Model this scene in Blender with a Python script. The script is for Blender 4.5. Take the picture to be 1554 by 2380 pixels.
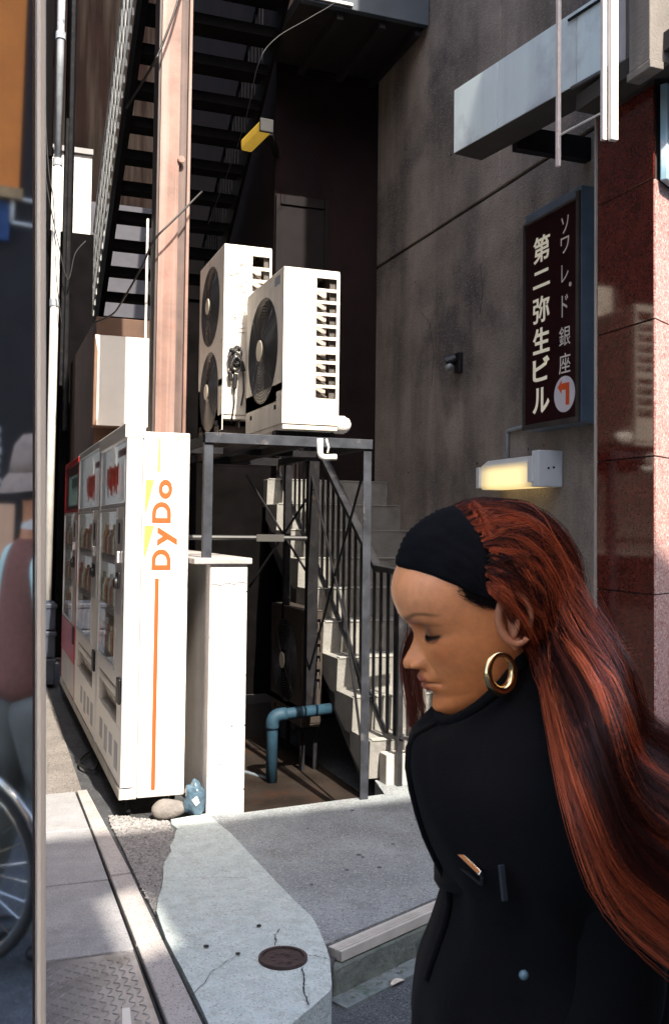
import bpy, bmesh, math, random
from mathutils import Vector, Matrix, noise
random.seed(7)
R = math.radians
sc = bpy.context.scene
col = sc.collection
for o in list(bpy.data.objects):
    bpy.data.objects.remove(o)

# ------------------------------------------------------------------ camera
CAM_H = 1.47
YAW, PITCH, ROLL = R(20.0), R(2.25), 0.012
cd = bpy.data.cameras.new('camera')
cam = bpy.data.objects.new('camera', cd)
col.objects.link(cam)
fw = Vector((math.sin(YAW) * math.cos(PITCH), math.cos(YAW) * math.cos(PITCH), math.sin(PITCH)))
r0 = Vector((math.cos(YAW), -math.sin(YAW), 0))
u0 = r0.cross(fw)
rt = r0 * math.cos(ROLL) + u0 * math.sin(ROLL)
up = u0 * math.cos(ROLL) - r0 * math.sin(ROLL)
cam.matrix_world = Matrix(((rt.x, up.x, -fw.x, 0), (rt.y, up.y, -fw.y, 0), (rt.z, up.z, -fw.z, CAM_H), (0, 0, 0, 1)))
cd.sensor_fit = 'VERTICAL'
cd.sensor_height = 36
cd.sensor_width = 36
cd.lens = 36 * 2250 / 2380
cd.shift_y = -(1190 - 1137) / 2380
cd.clip_start = 0.05
cd.clip_end = 500
sc.camera = cam
cd.dof.use_dof = True
cd.dof.focus_distance = 5.2
cd.dof.aperture_fstop = 26.0

# ------------------------------------------------------------------ light
SUN_EL, SUN_AZ = R(46), R(3.5)          # the sun stands behind the camera, a little to the right
sun_dir = Vector((math.sin(SUN_AZ) * math.cos(SUN_EL), -math.cos(SUN_AZ) * math.cos(SUN_EL), math.sin(SUN_EL)))
w = bpy.data.worlds.new('World')
sc.world = w
w.use_nodes = True
nt = w.node_tree
bg = nt.nodes['Background']
sky = nt.nodes.new('ShaderNodeTexSky')
sky.sky_type = 'NISHITA'
sky.sun_disc = False
sky.sun_elevation = SUN_EL
sky.sun_rotation = math.pi - SUN_AZ
sky.air_density = 1.0
sky.dust_density = 2.6
sky.ozone_density = 0.8
nt.links.new(sky.outputs[0], bg.inputs[0])
bg.inputs[1].default_value = 0.15
sl = bpy.data.lights.new('sun', 'SUN')
sl.energy = 3.0
sl.angle = R(0.5)
sl.color = (1.0, 0.91, 0.78)
so = bpy.data.objects.new('sun', sl)
so.rotation_euler = (-sun_dir).to_track_quat('-Z', 'Y').to_euler()
so.location = (4, -20, 25)
col.objects.link(so)
sc.view_settings.view_transform = 'Standard'
sc.view_settings.look = 'None'
sc.view_settings.exposure = 2.0
sc.view_settings.gamma = 1.0
sc.view_settings.use_curve_mapping = False
try:
    sc.cycles.max_bounces = 8
    sc.cycles.use_denoising = True
    sc.cycles.sample_clamp_indirect = 6
except Exception:
    pass

# ------------------------------------------------------------------ materials
MATS = {}
def M(name, c, rough=0.6, metal=0.0, var=0.12, vs=5.0, bump=0.0, bs=80.0, streak=0.0, stc=(0.03, 0.025, 0.02), spec=0.5,
      speck=None, emit=None, spots=None, coat=0.0, sheen=0.0, rvar=0.0, aniso=0.0, stsc=7.0):
    """weathered surface: mottled colour, run-off streaks, grain specks and a fine bump, all in world space"""
    m = bpy.data.materials.new(name)
    m.use_nodes = True
    n = m.node_tree.nodes
    l = m.node_tree.links
    b = n['Principled BSDF']
    b.inputs['Roughness'].default_value = rough
    b.inputs['Metallic'].default_value = metal
    b.inputs['Specular IOR Level'].default_value = spec
    if coat: b.inputs['Coat Weight'].default_value = coat; b.inputs['Coat Roughness'].default_value = 0.05
    if sheen: b.inputs['Sheen Weight'].default_value = sheen
    if aniso: b.inputs['Anisotropic'].default_value = aniso
    g = n.new('ShaderNodeNewGeometry')
    pos = g.outputs['Position']
    def noi(scale, detail=5, vec=pos, ro=0.6):
        t = n.new('ShaderNodeTexNoise')
        t.inputs['Scale'].default_value = scale
        t.inputs['Detail'].default_value = detail
        t.inputs['Roughness'].default_value = ro
        l.new(vec, t.inputs['Vector'])
        return t.outputs['Fac']
    def ramp(f, a, z):
        t = n.new('ShaderNodeMapRange')
        t.inputs['From Min'].default_value = a
        t.inputs['From Max'].default_value = z
        l.new(f, t.inputs['Value'])
        return t.outputs['Result']
    def mix(f, a, z):
        t = n.new('ShaderNodeMix')
        t.data_type = 'RGBA'
        l.new(f, t.inputs[0])
        for s, v in ((6, a), (7, z)):
            if isinstance(v, tuple): t.inputs[s].default_value = (*v[:3], 1)
            else: l.new(v, t.inputs[s])
        return t.outputs[2]
    lo = tuple(max(0, x * (1 - var)) for x in c)
    hi = tuple(min(1, x * (1 + var)) for x in c)
    cc = mix(ramp(noi(vs), 0.3, 0.7), lo, hi)
    if spots:                                   # (colour, scale, threshold)
        cc = mix(ramp(noi(spots[1], 8), spots[2], spots[2] + 0.12), cc, spots[0])
    if streak:
        mp = n.new('ShaderNodeMapping')
        mp.inputs['Scale'].default_value = (stsc, stsc, 0.35)
        l.new(pos, mp.inputs['Vector'])
        f = ramp(noi(1.0, 4, mp.outputs[0]), 0.46, 0.72)
        t = n.new('ShaderNodeMath'); t.operation = 'MULTIPLY'; t.inputs[1].default_value = streak
        l.new(f, t.inputs[0])
        cc = mix(t.outputs[0], cc, stc)
    if speck:                                   # (colour, scale, amount)
        for k, s in enumerate(speck):
            v = n.new('ShaderNodeTexVoronoi')
            v.inputs['Scale'].default_value = s[1]
            l.new(pos, v.inputs['Vector'])
            sep = n.new('ShaderNodeSeparateColor')
            l.new(v.outputs['Color'], sep.inputs[0])
            cc = mix(ramp(sep.outputs[k % 3], 1 - s[2], 1 - s[2] + 0.08), cc, s[0])
    l.new(cc, b.inputs['Base Color'])
    if rvar:
        q = n.new('ShaderNodeMapRange')
        q.inputs['From Min'].default_value = 0.3; q.inputs['From Max'].default_value = 0.7
        q.inputs['To Min'].default_value = max(0.02, rough - rvar); q.inputs['To Max'].default_value = min(1, rough + rvar)
        l.new(noi(vs * 2.3), q.inputs['Value']); l.new(q.outputs[0], b.inputs['Roughness'])
    if bump:
        bn = n.new('ShaderNodeBump')
        bn.inputs['Strength'].default_value = bump
        bn.inputs['Distance'].default_value = 0.01
        l.new(noi(bs, 4), bn.inputs['Height'])
        l.new(bn.outputs[0], b.inputs['Normal'])
    if emit:
        b.inputs['Emission Color'].default_value = (*emit[0], 1)
        b.inputs['Emission Strength'].default_value = emit[1]
    MATS[name] = m
    return m

def glass_mat(name, tint=(1, 1, 1), refl=0.06, rough=0.0):
    m = bpy.data.materials.new(name)
    m.use_nodes = True
    n = m.node_tree.nodes; l = m.node_tree.links
    n.remove(n['Principled BSDF'])
    tr = n.new('ShaderNodeBsdfTransparent'); tr.inputs[0].default_value = (*tint, 1)
    gl = n.new('ShaderNodeBsdfGlossy'); gl.inputs['Roughness'].default_value = rough
    ge = n.new('ShaderNodeNewGeometry'); dt = n.new('ShaderNodeVectorMath'); dt.operation = 'DOT_PRODUCT'
    l.new(ge.outputs['Normal'], dt.inputs[0]); l.new(ge.outputs['Incoming'], dt.inputs[1])
    def mth(op, a, b_=0.0):
        t = n.new('ShaderNodeMath'); t.operation = op; t.use_clamp = True
        if isinstance(a, (int, float)): t.inputs[0].default_value = a
        else: l.new(a, t.inputs[0])
        if isinstance(b_, (int, float)): t.inputs[1].default_value = b_
        else: l.new(b_, t.inputs[1])
        return t.outputs[0]
    ab = mth('ABSOLUTE', dt.outputs['Value'])
    ad = mth('ADD', mth('MULTIPLY', mth('POWER', mth('SUBTRACT', 1.0, ab), 5.0), 0.9 - refl), refl)      # the same from both sides of the pane
    mx = n.new('ShaderNodeMixShader')
    l.new(ad, mx.inputs[0])
    l.new(tr.outputs[0], mx.inputs[1]); l.new(gl.outputs[0], mx.inputs[2])
    l.new(mx.outputs[0], n['Material Output'].inputs[0])
    MATS[name] = m
    return m

# ------------------------------------------------------------------ geometry helpers
BASE = {}
class MB:
    """collects shapes in world coordinates and links them as one mesh object"""
    def __init__(s):
        s.v = []; s.f = []; s.m = []
        s.cur = 0
    def add(s, vs, fs):
        k = len(s.v)
        s.v += [tuple(v) for v in vs]
        s.f += [tuple(i + k for i in f) for f in fs]
        s.m += [s.cur] * len(fs)
        return s
    def box(s, x0, x1, y0, y1, z0, z1):
        vs = [(x0, y0, z0), (x1, y0, z0), (x1, y1, z0), (x0, y1, z0), (x0, y0, z1), (x1, y0, z1), (x1, y1, z1), (x0, y1, z1)]
        return s.add(vs, [(0, 3, 2, 1), (4, 5, 6, 7), (0, 1, 5, 4), (1, 2, 6, 5), (2, 3, 7, 6), (3, 0, 4, 7)])
    def bar(s, a, b, w, h=None, upv=(0, 0, 1)):
        """square bar from a to b"""
        h = h or w
        a = Vector(a); b = Vector(b); d = (b - a).normalized()
        u = Vector(upv)
        if abs(d.dot(u)) > 0.98: u = Vector((0, 1, 0))
        x = d.cross(u).normalized() * (w / 2); y = x.cross(d).normalized() * (h / 2)
        vs = [p + sx * x + sy * y for p in (a, b) for sx, sy in ((-1, -1), (1, -1), (1, 1), (-1, 1))]
        return s.add(vs, [(0, 1, 2, 3), (7, 6, 5, 4), (1, 0, 4, 5), (2, 1, 5, 6), (3, 2, 6, 7), (0, 3, 7, 4)])
    def tube(s, path, r, n=10, cap=True):
        path = [Vector(p) for p in path]
        rs = r if isinstance(r, (list, tuple)) else [r] * len(path)
        rings = []
        prev = None
        for i, p in enumerate(path):
            d = (path[min(i + 1, len(path) - 1)] - path[max(i - 1, 0)]).normalized()
            if prev is None:
                u = Vector((0, 0, 1)) if abs(d.z) < 0.9 else Vector((1, 0, 0))
                x = d.cross(u).normalized()
            else:
                x = (prev - d * prev.dot(d)).normalized()
            prev = x
            y = d.cross(x)
            rings.append([p + (x * math.cos(2 * math.pi * k / n) + y * math.sin(2 * math.pi * k / n)) * rs[i] for k in range(n)])
        vs = [v for ring in rings for v in ring]
        fs = []
        for i in range(len(path) - 1):
            for k in range(n):
                fs.append((i * n + k, i * n + (k + 1) % n, (i + 1) * n + (k + 1) % n, (i + 1) * n + k))
        if cap:
            fs.append(tuple(range(n))[::-1]); fs.append(tuple(range(len(vs) - n, len(vs))))
        return s.add(vs, fs)
    def prism(s, poly, dvec):
        """polygon (list of 3D points) pushed along dvec"""
        n = len(poly); d = Vector(dvec)
        vs = [Vector(p) for p in poly] + [Vector(p) + d for p in poly]
        fs = [tuple(range(n))[::-1], tuple(range(n, 2 * n))] + [(i, (i + 1) % n, n + (i + 1) % n, n + i) for i in range(n)]
        return s.add(vs, fs)
    def disc(s, c, axis, r0_, r1_, t, n=32):
        """ring (r0_>0) or disc with thickness t along axis"""
        a = Vector(axis).normalized(); u = Vector((0, 0, 1)) if abs(a.z) < 0.9 else Vector((1, 0, 0))
        x = a.cross(u).normalized(); y = a.cross(x); c = Vector(c)
        def ring(rr, k): return [c + a * k + (x * math.cos(2 * math.pi * i / n) + y * math.sin(2 * math.pi * i / n)) * rr for i in range(n)]
        if r0_ <= 0:
            return s.add(ring(r1_, 0) + ring(r1_, t), [tuple(range(n))[::-1], tuple(range(n, 2 * n))] + [(i, (i + 1) % n, n + (i + 1) % n, n + i) for i in range(n)])
        vs = ring(r0_, 0) + ring(r1_, 0) + ring(r1_, t) + ring(r0_, t)
        fs = []
        for i in range(n):
            j = (i + 1) % n
            for q in range(4):
                qq = (q + 1) % 4
                fs.append((q * n + i, q * n + j, qq * n + j, qq * n + i))
        return s.add(vs, fs)
    def ell(s, c, rx, ry, rz, nu=16, nv=10):
        c = Vector(c); vs = []; fs = []
        for j in range(nv + 1):
            t = math.pi * j / nv
            for i in range(nu):
                p = 2 * math.pi * i / nu
                vs.append(c + Vector((rx * math.sin(t) * math.cos(p), ry * math.sin(t) * math.sin(p), rz * math.cos(t))))
        for j in range(nv):
            for i in range(nu):
                fs.append((j * nu + i, j * nu + (i + 1) % nu, (j + 1) * nu + (i + 1) % nu, (j + 1) * nu + i))
        return s.add(vs, fs)
    def build(s, name, mat, parent=None, bevel=0.0, smooth=False, base=None, fix=True, seg=2):
        b = Vector((0, 0, 0))
        if parent is not None: b = BASE.get(parent.name, Vector((0, 0, 0)))
        elif base is not None: b = Vector(base)
        me = bpy.data.meshes.new(name)
        me.from_pydata([tuple(Vector(v) - b) for v in s.v], [], s.f)
        mats = mat if isinstance(mat, (list, tuple)) else [mat]
        for m in mats: me.materials.append(m)
        if len(mats) > 1: me.polygons.foreach_set('material_index', s.m)
        if fix:
            bm = bmesh.new(); bm.from_mesh(me)
            bmesh.ops.recalc_face_normals(bm, faces=bm.faces)
            bm.to_mesh(me); bm.free()
        if smooth:
            me.polygons.foreach_set('use_smooth', [True] * len(me.polygons))
        o = bpy.data.objects.new(name, me)
        col.objects.link(o)
        if parent is not None: o.parent = parent
        else: o.location = b
        BASE[o.name] = b
        if bevel:
            md = o.modifiers.new('bevel', 'BEVEL'); md.width = bevel; md.segments = seg; md.limit_method = 'ANGLE'; md.angle_limit = R(40)
            md.harden_normals = False
        return o

def thing(name, label, cat, loc, group=None):
    o = bpy.data.objects.new(name, None)
    o.empty_display_size = 0.1
    col.objects.link(o)
    o.location = loc
    o['label'] = label; o['category'] = cat
    if group: o['group'] = group
    BASE[o.name] = Vector(loc)
    return o
def tag(o, label, cat, group=None):
    o['label'] = label; o['category'] = cat
    if group: o['group'] = group
    return o
def struct(o): o['kind'] = 'structure'; return o
def stuff(o): o['kind'] = 'stuff'; return o
def box(name, mat, parent, x0, x1, y0, y1, z0, z1, bevel=0.0, base=None):
    return MB().box(x0, x1, y0, y1, z0, z1).build(name, mat, parent, bevel, base=base)
def dup(o, off):
    c = o.copy(); col.objects.link(c); c.parent = o.parent
    c.location = o.location + Vector(off)
    BASE[c.name] = BASE.get(o.name, Vector((0, 0, 0)))
    return c
def text_mesh(name, body, size, origin, xdir, ydir, mat, parent, bold=0.0, depth=0.001, sx=1.0, shear=0.0, align='CENTER'):
    """lettering as thin raised mesh; origin = point on the surface, xdir reading direction, ydir up"""
    cu = bpy.data.curves.new(name, 'FONT')
    cu.body = body; cu.size = size; cu.extrude = depth; cu.offset = bold
    cu.align_x = align; cu.align_y = 'CENTER' if align == 'CENTER' else 'BOTTOM_BASELINE'
    cu.shear = shear
    t = bpy.data.objects.new(name, cu); col.objects.link(t)
    bpy.context.view_layer.update()
    me = bpy.data.meshes.new_from_object(t.evaluated_get(bpy.context.evaluated_depsgraph_get()))
    bpy.data.objects.remove(t); bpy.data.curves.remove(cu)
    x = Vector(xdir).normalized(); y = Vector(ydir).normalized(); z = x.cross(y)
    b = BASE.get(parent.name, Vector((0, 0, 0)))
    for v in me.vertices:
        p = Vector(origin) + x * v.co.x * sx + y * v.co.y + z * (v.co.z + depth + 0.0006)
        v.co = p - b
    me.materials.clear(); me.materials.append(mat)
    o = bpy.data.objects.new(name, me); col.objects.link(o); o.parent = parent
    BASE[o.name] = b
    return o
def fit_text(name, body, rect, O_, xdir, ydir, mat, parent, bold, depth=0.0006):
    """one raised letter filling the rectangle (x0, x1, y0, y1) of the surface through O_"""
    cu = bpy.data.curves.new(name, 'FONT'); cu.body = body; cu.size = 1.0; cu.extrude = 0.001; cu.offset = bold
    t = bpy.data.objects.new(name, cu); col.objects.link(t); bpy.context.view_layer.update()
    me = bpy.data.meshes.new_from_object(t.evaluated_get(bpy.context.evaluated_depsgraph_get()))
    bpy.data.objects.remove(t); bpy.data.curves.remove(cu)
    xs = [v.co.x for v in me.vertices]; ys = [v.co.y for v in me.vertices]
    x = Vector(xdir).normalized(); y = Vector(ydir).normalized(); z = x.cross(y); b = BASE[parent.name]
    for v in me.vertices:
        fx = rect[0] + (v.co.x - min(xs)) / (max(xs) - min(xs)) * (rect[1] - rect[0]); fy = rect[2] + (v.co.y - min(ys)) / (max(ys) - min(ys)) * (rect[3] - rect[2])
        v.co = Vector(O_) + x * fx + y * fy + z * (depth + (depth if v.co.z > 0 else 0)) - b
    me.materials.clear(); me.materials.append(mat)
    o = bpy.data.objects.new(name, me); col.objects.link(o); o.parent = parent; BASE[o.name] = b
    return o
def arc(a, b, c, n=8):
    """quarter bend from a towards c, corner at b"""
    a, b, c = Vector(a), Vector(b), Vector(c)
    return [(1 - t) ** 2 * a + 2 * t * (1 - t) * b + t * t * c for t in (i / n for i in range(n + 1))]

WHITE_METAL = M('white_metal', (0.74, 0.72, 0.68), 0.45, var=0.05, bump=0.02, bs=200)
AC_WHITE = M('ac_paint', (0.66, 0.62, 0.55), 0.55, var=0.10, vs=4, streak=0.32, stc=(0.28, 0.20, 0.14), spec=0.3, stsc=14, spots=((0.40, 0.33, 0.26), 7, 0.66), bump=0.05, bs=120)
DARK_METAL = M('dark_metal', (0.014, 0.014, 0.016), 0.55, metal=0.2, var=0.4, vs=12, spots=((0.05, 0.035, 0.028), 14, 0.62), spec=0.12)
BLACK = M('black_void', (0.004, 0.004, 0.005), 0.9, spec=0.1)
BLACK_PLASTIC = M('black_plastic', (0.012, 0.012, 0.014), 0.45)
GALV = M('galvanised_steel', (0.16, 0.16, 0.17), 0.5, metal=0.6, var=0.35, vs=9, spots=((0.12, 0.08, 0.06), 20, 0.6))
CONC = M('stained_concrete', (0.30, 0.255, 0.215), 0.9, var=0.38, vs=1.7, bump=0.7, bs=60, streak=0.55, stc=(0.06, 0.052, 0.052), spec=0.2,
         spots=((0.12, 0.105, 0.10), 1.0, 0.54), stsc=3.2, speck=(((0.33, 0.30, 0.26), 160, 0.10), ((0.17, 0.155, 0.15), 170, 0.12)))
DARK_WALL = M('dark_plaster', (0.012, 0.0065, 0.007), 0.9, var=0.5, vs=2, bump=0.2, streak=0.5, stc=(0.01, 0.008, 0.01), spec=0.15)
BROWN_WALL = M('brown_wall', (0.11, 0.062, 0.042), 0.85, var=0.3, vs=2.5, streak=0.5, bump=0.15)
# ------------------------------------------------------------------ ground
SLAB = M('pavement_slab', (0.285, 0.285, 0.295), 0.85, var=0.16, vs=7, bump=0.55, bs=95, spec=0.3,
         speck=(((0.35, 0.345, 0.35), 230, 0.14), ((0.20, 0.20, 0.21), 260, 0.12)), spots=((0.19, 0.185, 0.19), 3.2, 0.56))
KERB = M('kerb_stone', (0.36, 0.335, 0.325), 0.85, var=0.14, vs=8, bump=0.4, bs=110, spec=0.3, speck=(((0.42, 0.39, 0.37), 260, 0.14), ((0.17, 0.155, 0.15), 280, 0.12)),
         spots=((0.19, 0.165, 0.14), 2.4, 0.6))
RAMP = M('pale_concrete', (0.47, 0.54, 0.53), 0.9, var=0.14, vs=14, bump=0.9, bs=80, spec=0.25, spots=((0.40, 0.43, 0.41), 18, 0.55), speck=(((0.34, 0.36, 0.36), 200, 0.14), ((0.60, 0.62, 0.60), 180, 0.12)))
AGG = M('aggregate_concrete', (0.255, 0.285, 0.30), 0.85, var=0.26, vs=3, bump=0.9, bs=120, spec=0.3,
        speck=(((0.38, 0.385, 0.38), 150, 0.20), ((0.16, 0.17, 0.18), 170, 0.16), ((0.33, 0.31, 0.28), 120, 0.05)), spots=((0.19, 0.20, 0.20), 2.2, 0.54))
ASPH = M('asphalt', (0.075, 0.085, 0.095), 0.85, var=0.3, vs=6, bump=0.8, bs=140, spec=0.35, speck=(((0.17, 0.18, 0.19), 200, 0.14), ((0.025, 0.028, 0.03), 220, 0.16)))
ALLEY = M('alley_asphalt', (0.05, 0.052, 0.058), 0.8, var=0.4, vs=5, bump=0.8, bs=90, speck=(((0.15, 0.15, 0.155), 140, 0.08),))
MOSSY = M('mossy_concrete', (0.13, 0.15, 0.135), 0.9, var=0.35, vs=14, bump=0.6, bs=60, spots=((0.05, 0.085, 0.06), 9, 0.52))
JOINT = M('dark_joint', (0.02, 0.02, 0.022), 0.9, bump=0.3)

road_b = MB()
n = 26
road_b.add([(-60, -60, -0.145), (60, -60, -0.145), (60, 60, -0.145), (-60, 60, -0.145)], [(0, 1, 2, 3)])
struct(road_b.build('road', ASPH))

SD = Vector((0.90, 0.436, 0)).normalized()      # direction of the street
# alley floor behind the paving, and the bed everything is laid on
g = MB()
front = [(-6, 2.0), (0.0, 2.05), (0.86, 2.765), (1.065, 2.93), (1.112, 3.04), (1.19, 3.2), (2.78, 3.93), (9, 7.05), (9, 5.0 + 6)]
poly = [(-6, 2.0), (0.25, 2.35), (0.86, 2.77), (1.05, 2.935), (1.095, 3.04), (1.19, 3.205), (1.31, 3.2595), (1.31, 24), (-6, 24)]
g.prism([(x, y, -0.2) for x, y in poly], (0, 0, 0.176))
struct(g.build('alley_ground', ALLEY))
g = MB()                                         # sunlit wedge of alley asphalt, its light put into a paler colour
g.prism([(-2.5, 5.56, -0.03), (0.56, 5.56, -0.03), (0.6, 9.5, -0.03), (-2.5, 9.5, -0.03)], (0, 0, 0.028))
struct(g.build('sunlit_wedge', M('sunlit_asphalt', (0.19, 0.17, 0.155), 0.85, var=0.25, vs=4, bump=0.8, bs=70, speck=(((0.3, 0.28, 0.26), 150, 0.12), ((0.08, 0.075, 0.075), 150, 0.16)))))

pave = struct(MB().prism([(-2.6, 2.15, -0.15), (0.545, 2.6, -0.15), (0.53, 5.555, -0.15), (-2.6, 5.555, -0.15)], (0, 0, 0.135)).build('pavement', JOINT))
ys = [5.55, 4.858, 4.145, 3.448]
xr = [0.528, 0.536, 0.538, 0.541]
for i in range(3):
    for k in range(4):
        x1 = None
        xa = -0.17 - 0.68 * k; xb = xa + 0.674
        if k == 0: xb = None
        y1, y0 = ys[i] - 0.005, ys[i + 1] + 0.005
        s = MB(); dz = random.uniform(-0.002, 0.002)
        xl = xa if k else -0.17
        rx1, rx0 = (xr[i] - 0.006, xr[i + 1] - 0.006) if k == 0 else (xb, xb)
        s.prism([(xl, y0 , -0.06), (rx0, y0 - 0.0 , -0.06), (rx1, y1, -0.06), (xl, y1, -0.06)], (0, 0, 0.06 + dz))
        s.build('paving_slab', SLAB, pave, bevel=0.004)
# kerb stones along the paving
kl = lambda y: 0.5405 + (4.145 - y) * 0.0075 if y < 4.145 else 0.5405 - (y - 4.145) * 0.008
kr = lambda y: 0.630 + (4.18 - y) * 0.015 if y < 4.18 else 0.630 - (y - 4.18) * 0.032
kerb = struct(MB().prism([(kl(2.4), 2.45, -0.15), (kr(2.5) + 0.012, 2.52, -0.15), (kr(5.5) + 0.012, 5.55, -0.15), (kl(5.55), 5.55, -0.15)], (0, 0, 0.138)).build('kerb', JOINT))
for a, b in ((5.54, 4.88), (4.868, 4.175), (4.163, 3.487), (3.475, 2.80), (2.79, 2.5)):
    dz = random.uniform(0.001, 0.005)
    MB().prism([(kl(b) + 0.003, b, -0.06), (kr(b), b + 0.008, -0.06), (kr(a), a + 0.008, -0.06), (kl(a) + 0.003, a, -0.06)], (0, 0, 0.063 + dz)).build('kerb_stone', KERB, kerb, bevel=0.005)

# checker plate let into the paving
cp = thing('checker_plate', 'grey steel tread plate let into the pavement beside the kerb', 'steel plate', (0.2, 3.0, 0))
px0_, px1_, py0_, py1_ = -0.55, 0.533, 2.45, 3.44
STEEL = M('tread_steel', (0.22, 0.225, 0.25), 0.42, metal=0.75, var=0.25, vs=8, spots=((0.13, 0.125, 0.13), 6, 0.56), bump=0.1, bs=160)
MB().box(px0_, px1_, py0_, py1_, -0.03, -0.006).build('plate', STEEL, cp)
tb = MB(); stp = 0.0285
ny = int((py1_ - py0_) / stp); nx = int((px1_ - px0_) / stp)
for j in range(1, ny):
    for i in range(1, nx):
        x = px0_ + i * stp; y = py0_ + j * stp
        a = R(52) if (i + j) % 2 else R(-38)
        dx, dy = math.cos(a) * 0.0155, math.sin(a) * 0.0155
        wx, wy = -math.sin(a) * 0.0034, math.cos(a) * 0.0034
        z0, z1 = -0.0062, -0.0035
        tb.add([(x - dx, y - dy, z0), (x + wx, y + wy, z0), (x + dx, y + dy, z0), (x - wx, y - wy, z0),
                (x - dx * 0.6, y - dy * 0.6, z1), (x + dx * 0.6, y + dy * 0.6, z1)],
               [(0, 3, 4), (3, 2, 5, 4), (2, 1, 5), (1, 0, 4, 5)])
stuff(tb.build('tread_pattern', M('worn_tread', (0.42, 0.41, 0.41), 0.35, metal=0.8, var=0.2, vs=9), cp))
pp = MB()
pp.prism([(0.425, 2.93, -0.002), (0.452, 2.925, -0.002), (0.462, 3.035, -0.0005), (0.44, 3.04, -0.0005)], (0, 0, 0.0012))
tag(pp.build('paper_scrap', M('paper', (0.62, 0.58, 0.52), 0.8), base=(0.44, 2.98, 0)), 'small pale slip of paper lying on the steel tread plate', 'paper')

# rough broken strip between the kerb and the pale concrete
gp = [(0.648, 5.09), (0.92, 4.90), (0.922, 4.703), (0.837, 4.396), (0.785, 4.271), (0.754, 4.130), (0.716, 3.967), (0.660, 3.74), (0.650, 4.17), (0.648, 4.5), (0.640, 4.92)]
gv = MB(); gv.prism([(x, y, -0.06) for x, y in gp], (0, 0, 0.048))
struct(gv.build('gravel_bed', M('broken_concrete', (0.20, 0.195, 0.195), 0.9, var=0.35, vs=22, bump=1.0, bs=70, speck=(((0.34, 0.33, 0.32), 120, 0.2), ((0.06, 0.06, 0.065), 130, 0.25)))))
def inside(p, poly):
    c = False
    for i in range(len(poly)):
        (x0, y0), (x1, y1) = poly[i], poly[i - 1]
        if (y0 > p[1]) != (y1 > p[1]) and p[0] < (x1 - x0) * (p[1] - y0) / (y1 - y0) + x0: c = not c
    return c
st = MB(); cnt = 0
rg = random.Random(3)
while cnt < 1300:
    p = (rg.uniform(0.64, 0.93), rg.uniform(3.74, 5.08))
    if not inside(p, gp): continue
    cnt += 1
    q = rg.uniform(0.004, 0.010) * (1.5 if rg.random() < 0.08 else 1)
    vs = []
    for k in range(6):
        d = ((1, 0, 0), (-1, 0, 0), (0, 1, 0), (0, -1, 0), (0, 0, 0.7), (0, 0, -0.7))[k]
        vs.append(Vector((p[0], p[1], -0.011)) + Vector(d) * q * rg.uniform(0.7, 1.25))
    st.add(vs, [(0, 2, 4), (2, 1, 4), (1, 3, 4), (3, 0, 4), (2, 0, 5), (1, 2, 5), (3, 1, 5), (0, 3, 5)])
stuff(st.build('gravel', M('gravel', (0.25, 0.24, 0.235), 0.85, var=0.4, vs=60), smooth=False))

# pale concrete apron, its outline broken along the gravel, cracked round the drain lid
edge_l = [(0.872, 2.775), (0.70, 2.66), (0.672, 2.87), (0.652, 3.48), (0.662, 3.735), (0.69, 3.86), (0.722, 3.965), (0.742, 4.05), (0.758, 4.13), (0.77, 4.2), (0.789, 4.271), (0.815, 4.33), (0.841, 4.396),
          (0.85, 4.48), (0.885, 4.56), (0.905, 4.64), (0.926, 4.703), (0.915, 4.78), (0.924, 4.86)]
edge_r = [(1.115, 4.905), (1.15, 4.6), (1.161, 4.389), (1.172, 4.1), (1.180, 3.899), (1.19, 3.7), (1.203, 3.518), (1.195, 3.4), (1.172, 3.26), (1.15, 3.15), (1.112, 3.03), (1.10, 2.99), (1.083, 2.955), (1.03, 2.91)]
def ramp_z(x, y):
    t = max(0, min(1, (3.35 - y) / 0.5)); return 0.006 - 0.016 * t * t
am = bmesh.new()
vs = [am.verts.new((x, y, 0)) for x, y in edge_l + edge_r]
f = am.faces.new(vs)
bmesh.ops.triangulate(am, faces=am.faces[:])
bmesh.ops.subdivide_edges(am, edges=am.edges[:], cuts=4, use_grid_fill=True)
rg = random.Random(8)
for v in am.verts:
    v.co.z = ramp_z(v.co.x, v.co.y) + 0.004 * noise.noise((v.co.x * 7, v.co.y * 7, 0.3))
be = [e for e in am.edges if len(e.link_faces) == 1]
r_ = bmesh.ops.extrude_edge_only(am, edges=be)
for v in [q for q in r_['geom'] if isinstance(q, bmesh.types.BMVert)]: v.co.z = -0.15
me = bpy.data.meshes.new('concrete_apron'); bmesh.ops.recalc_face_normals(am, faces=am.faces); am.to_mesh(me); am.free()
me.materials.append(RAMP)
apron = struct(bpy.data.objects.new('concrete_apron', me)); col.objects.link(apron); BASE[apron.name] = Vector((0, 0, 0))
cr = MB()
def crack(pts, wd=0.003):
    q = []
    for (x0, y0), (x1, y1) in zip(pts, pts[1:]):
        for k in range(5):
            t = k / 5; q.append((x0 + (x1 - x0) * t + rg.uniform(-0.004, 0.004), y0 + (y1 - y0) * t + rg.uniform(-0.006, 0.006)))
    q.append(pts[-1])
    vs = []
    for i, (x, y) in enumerate(q):
        ww = wd * rg.uniform(0.4, 1.2); z = ramp_z(x, y) + 0.0065
        vs += [(x - ww, y - ww * 0.3, z), (x + ww, y + ww * 0.3, z)]
    cr.add(vs, [(2 * i, 2 * i + 1, 2 * i + 3, 2 * i + 2) for i in range(len(q) - 1)])
crack([(0.655, 3.03), (0.74, 3.16), (0.83, 3.24), (0.92, 3.26)], 0.0022)
crack([(1.0, 3.285), (1.02, 3.36), (1.055, 3.42)], 0.0028)
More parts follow.
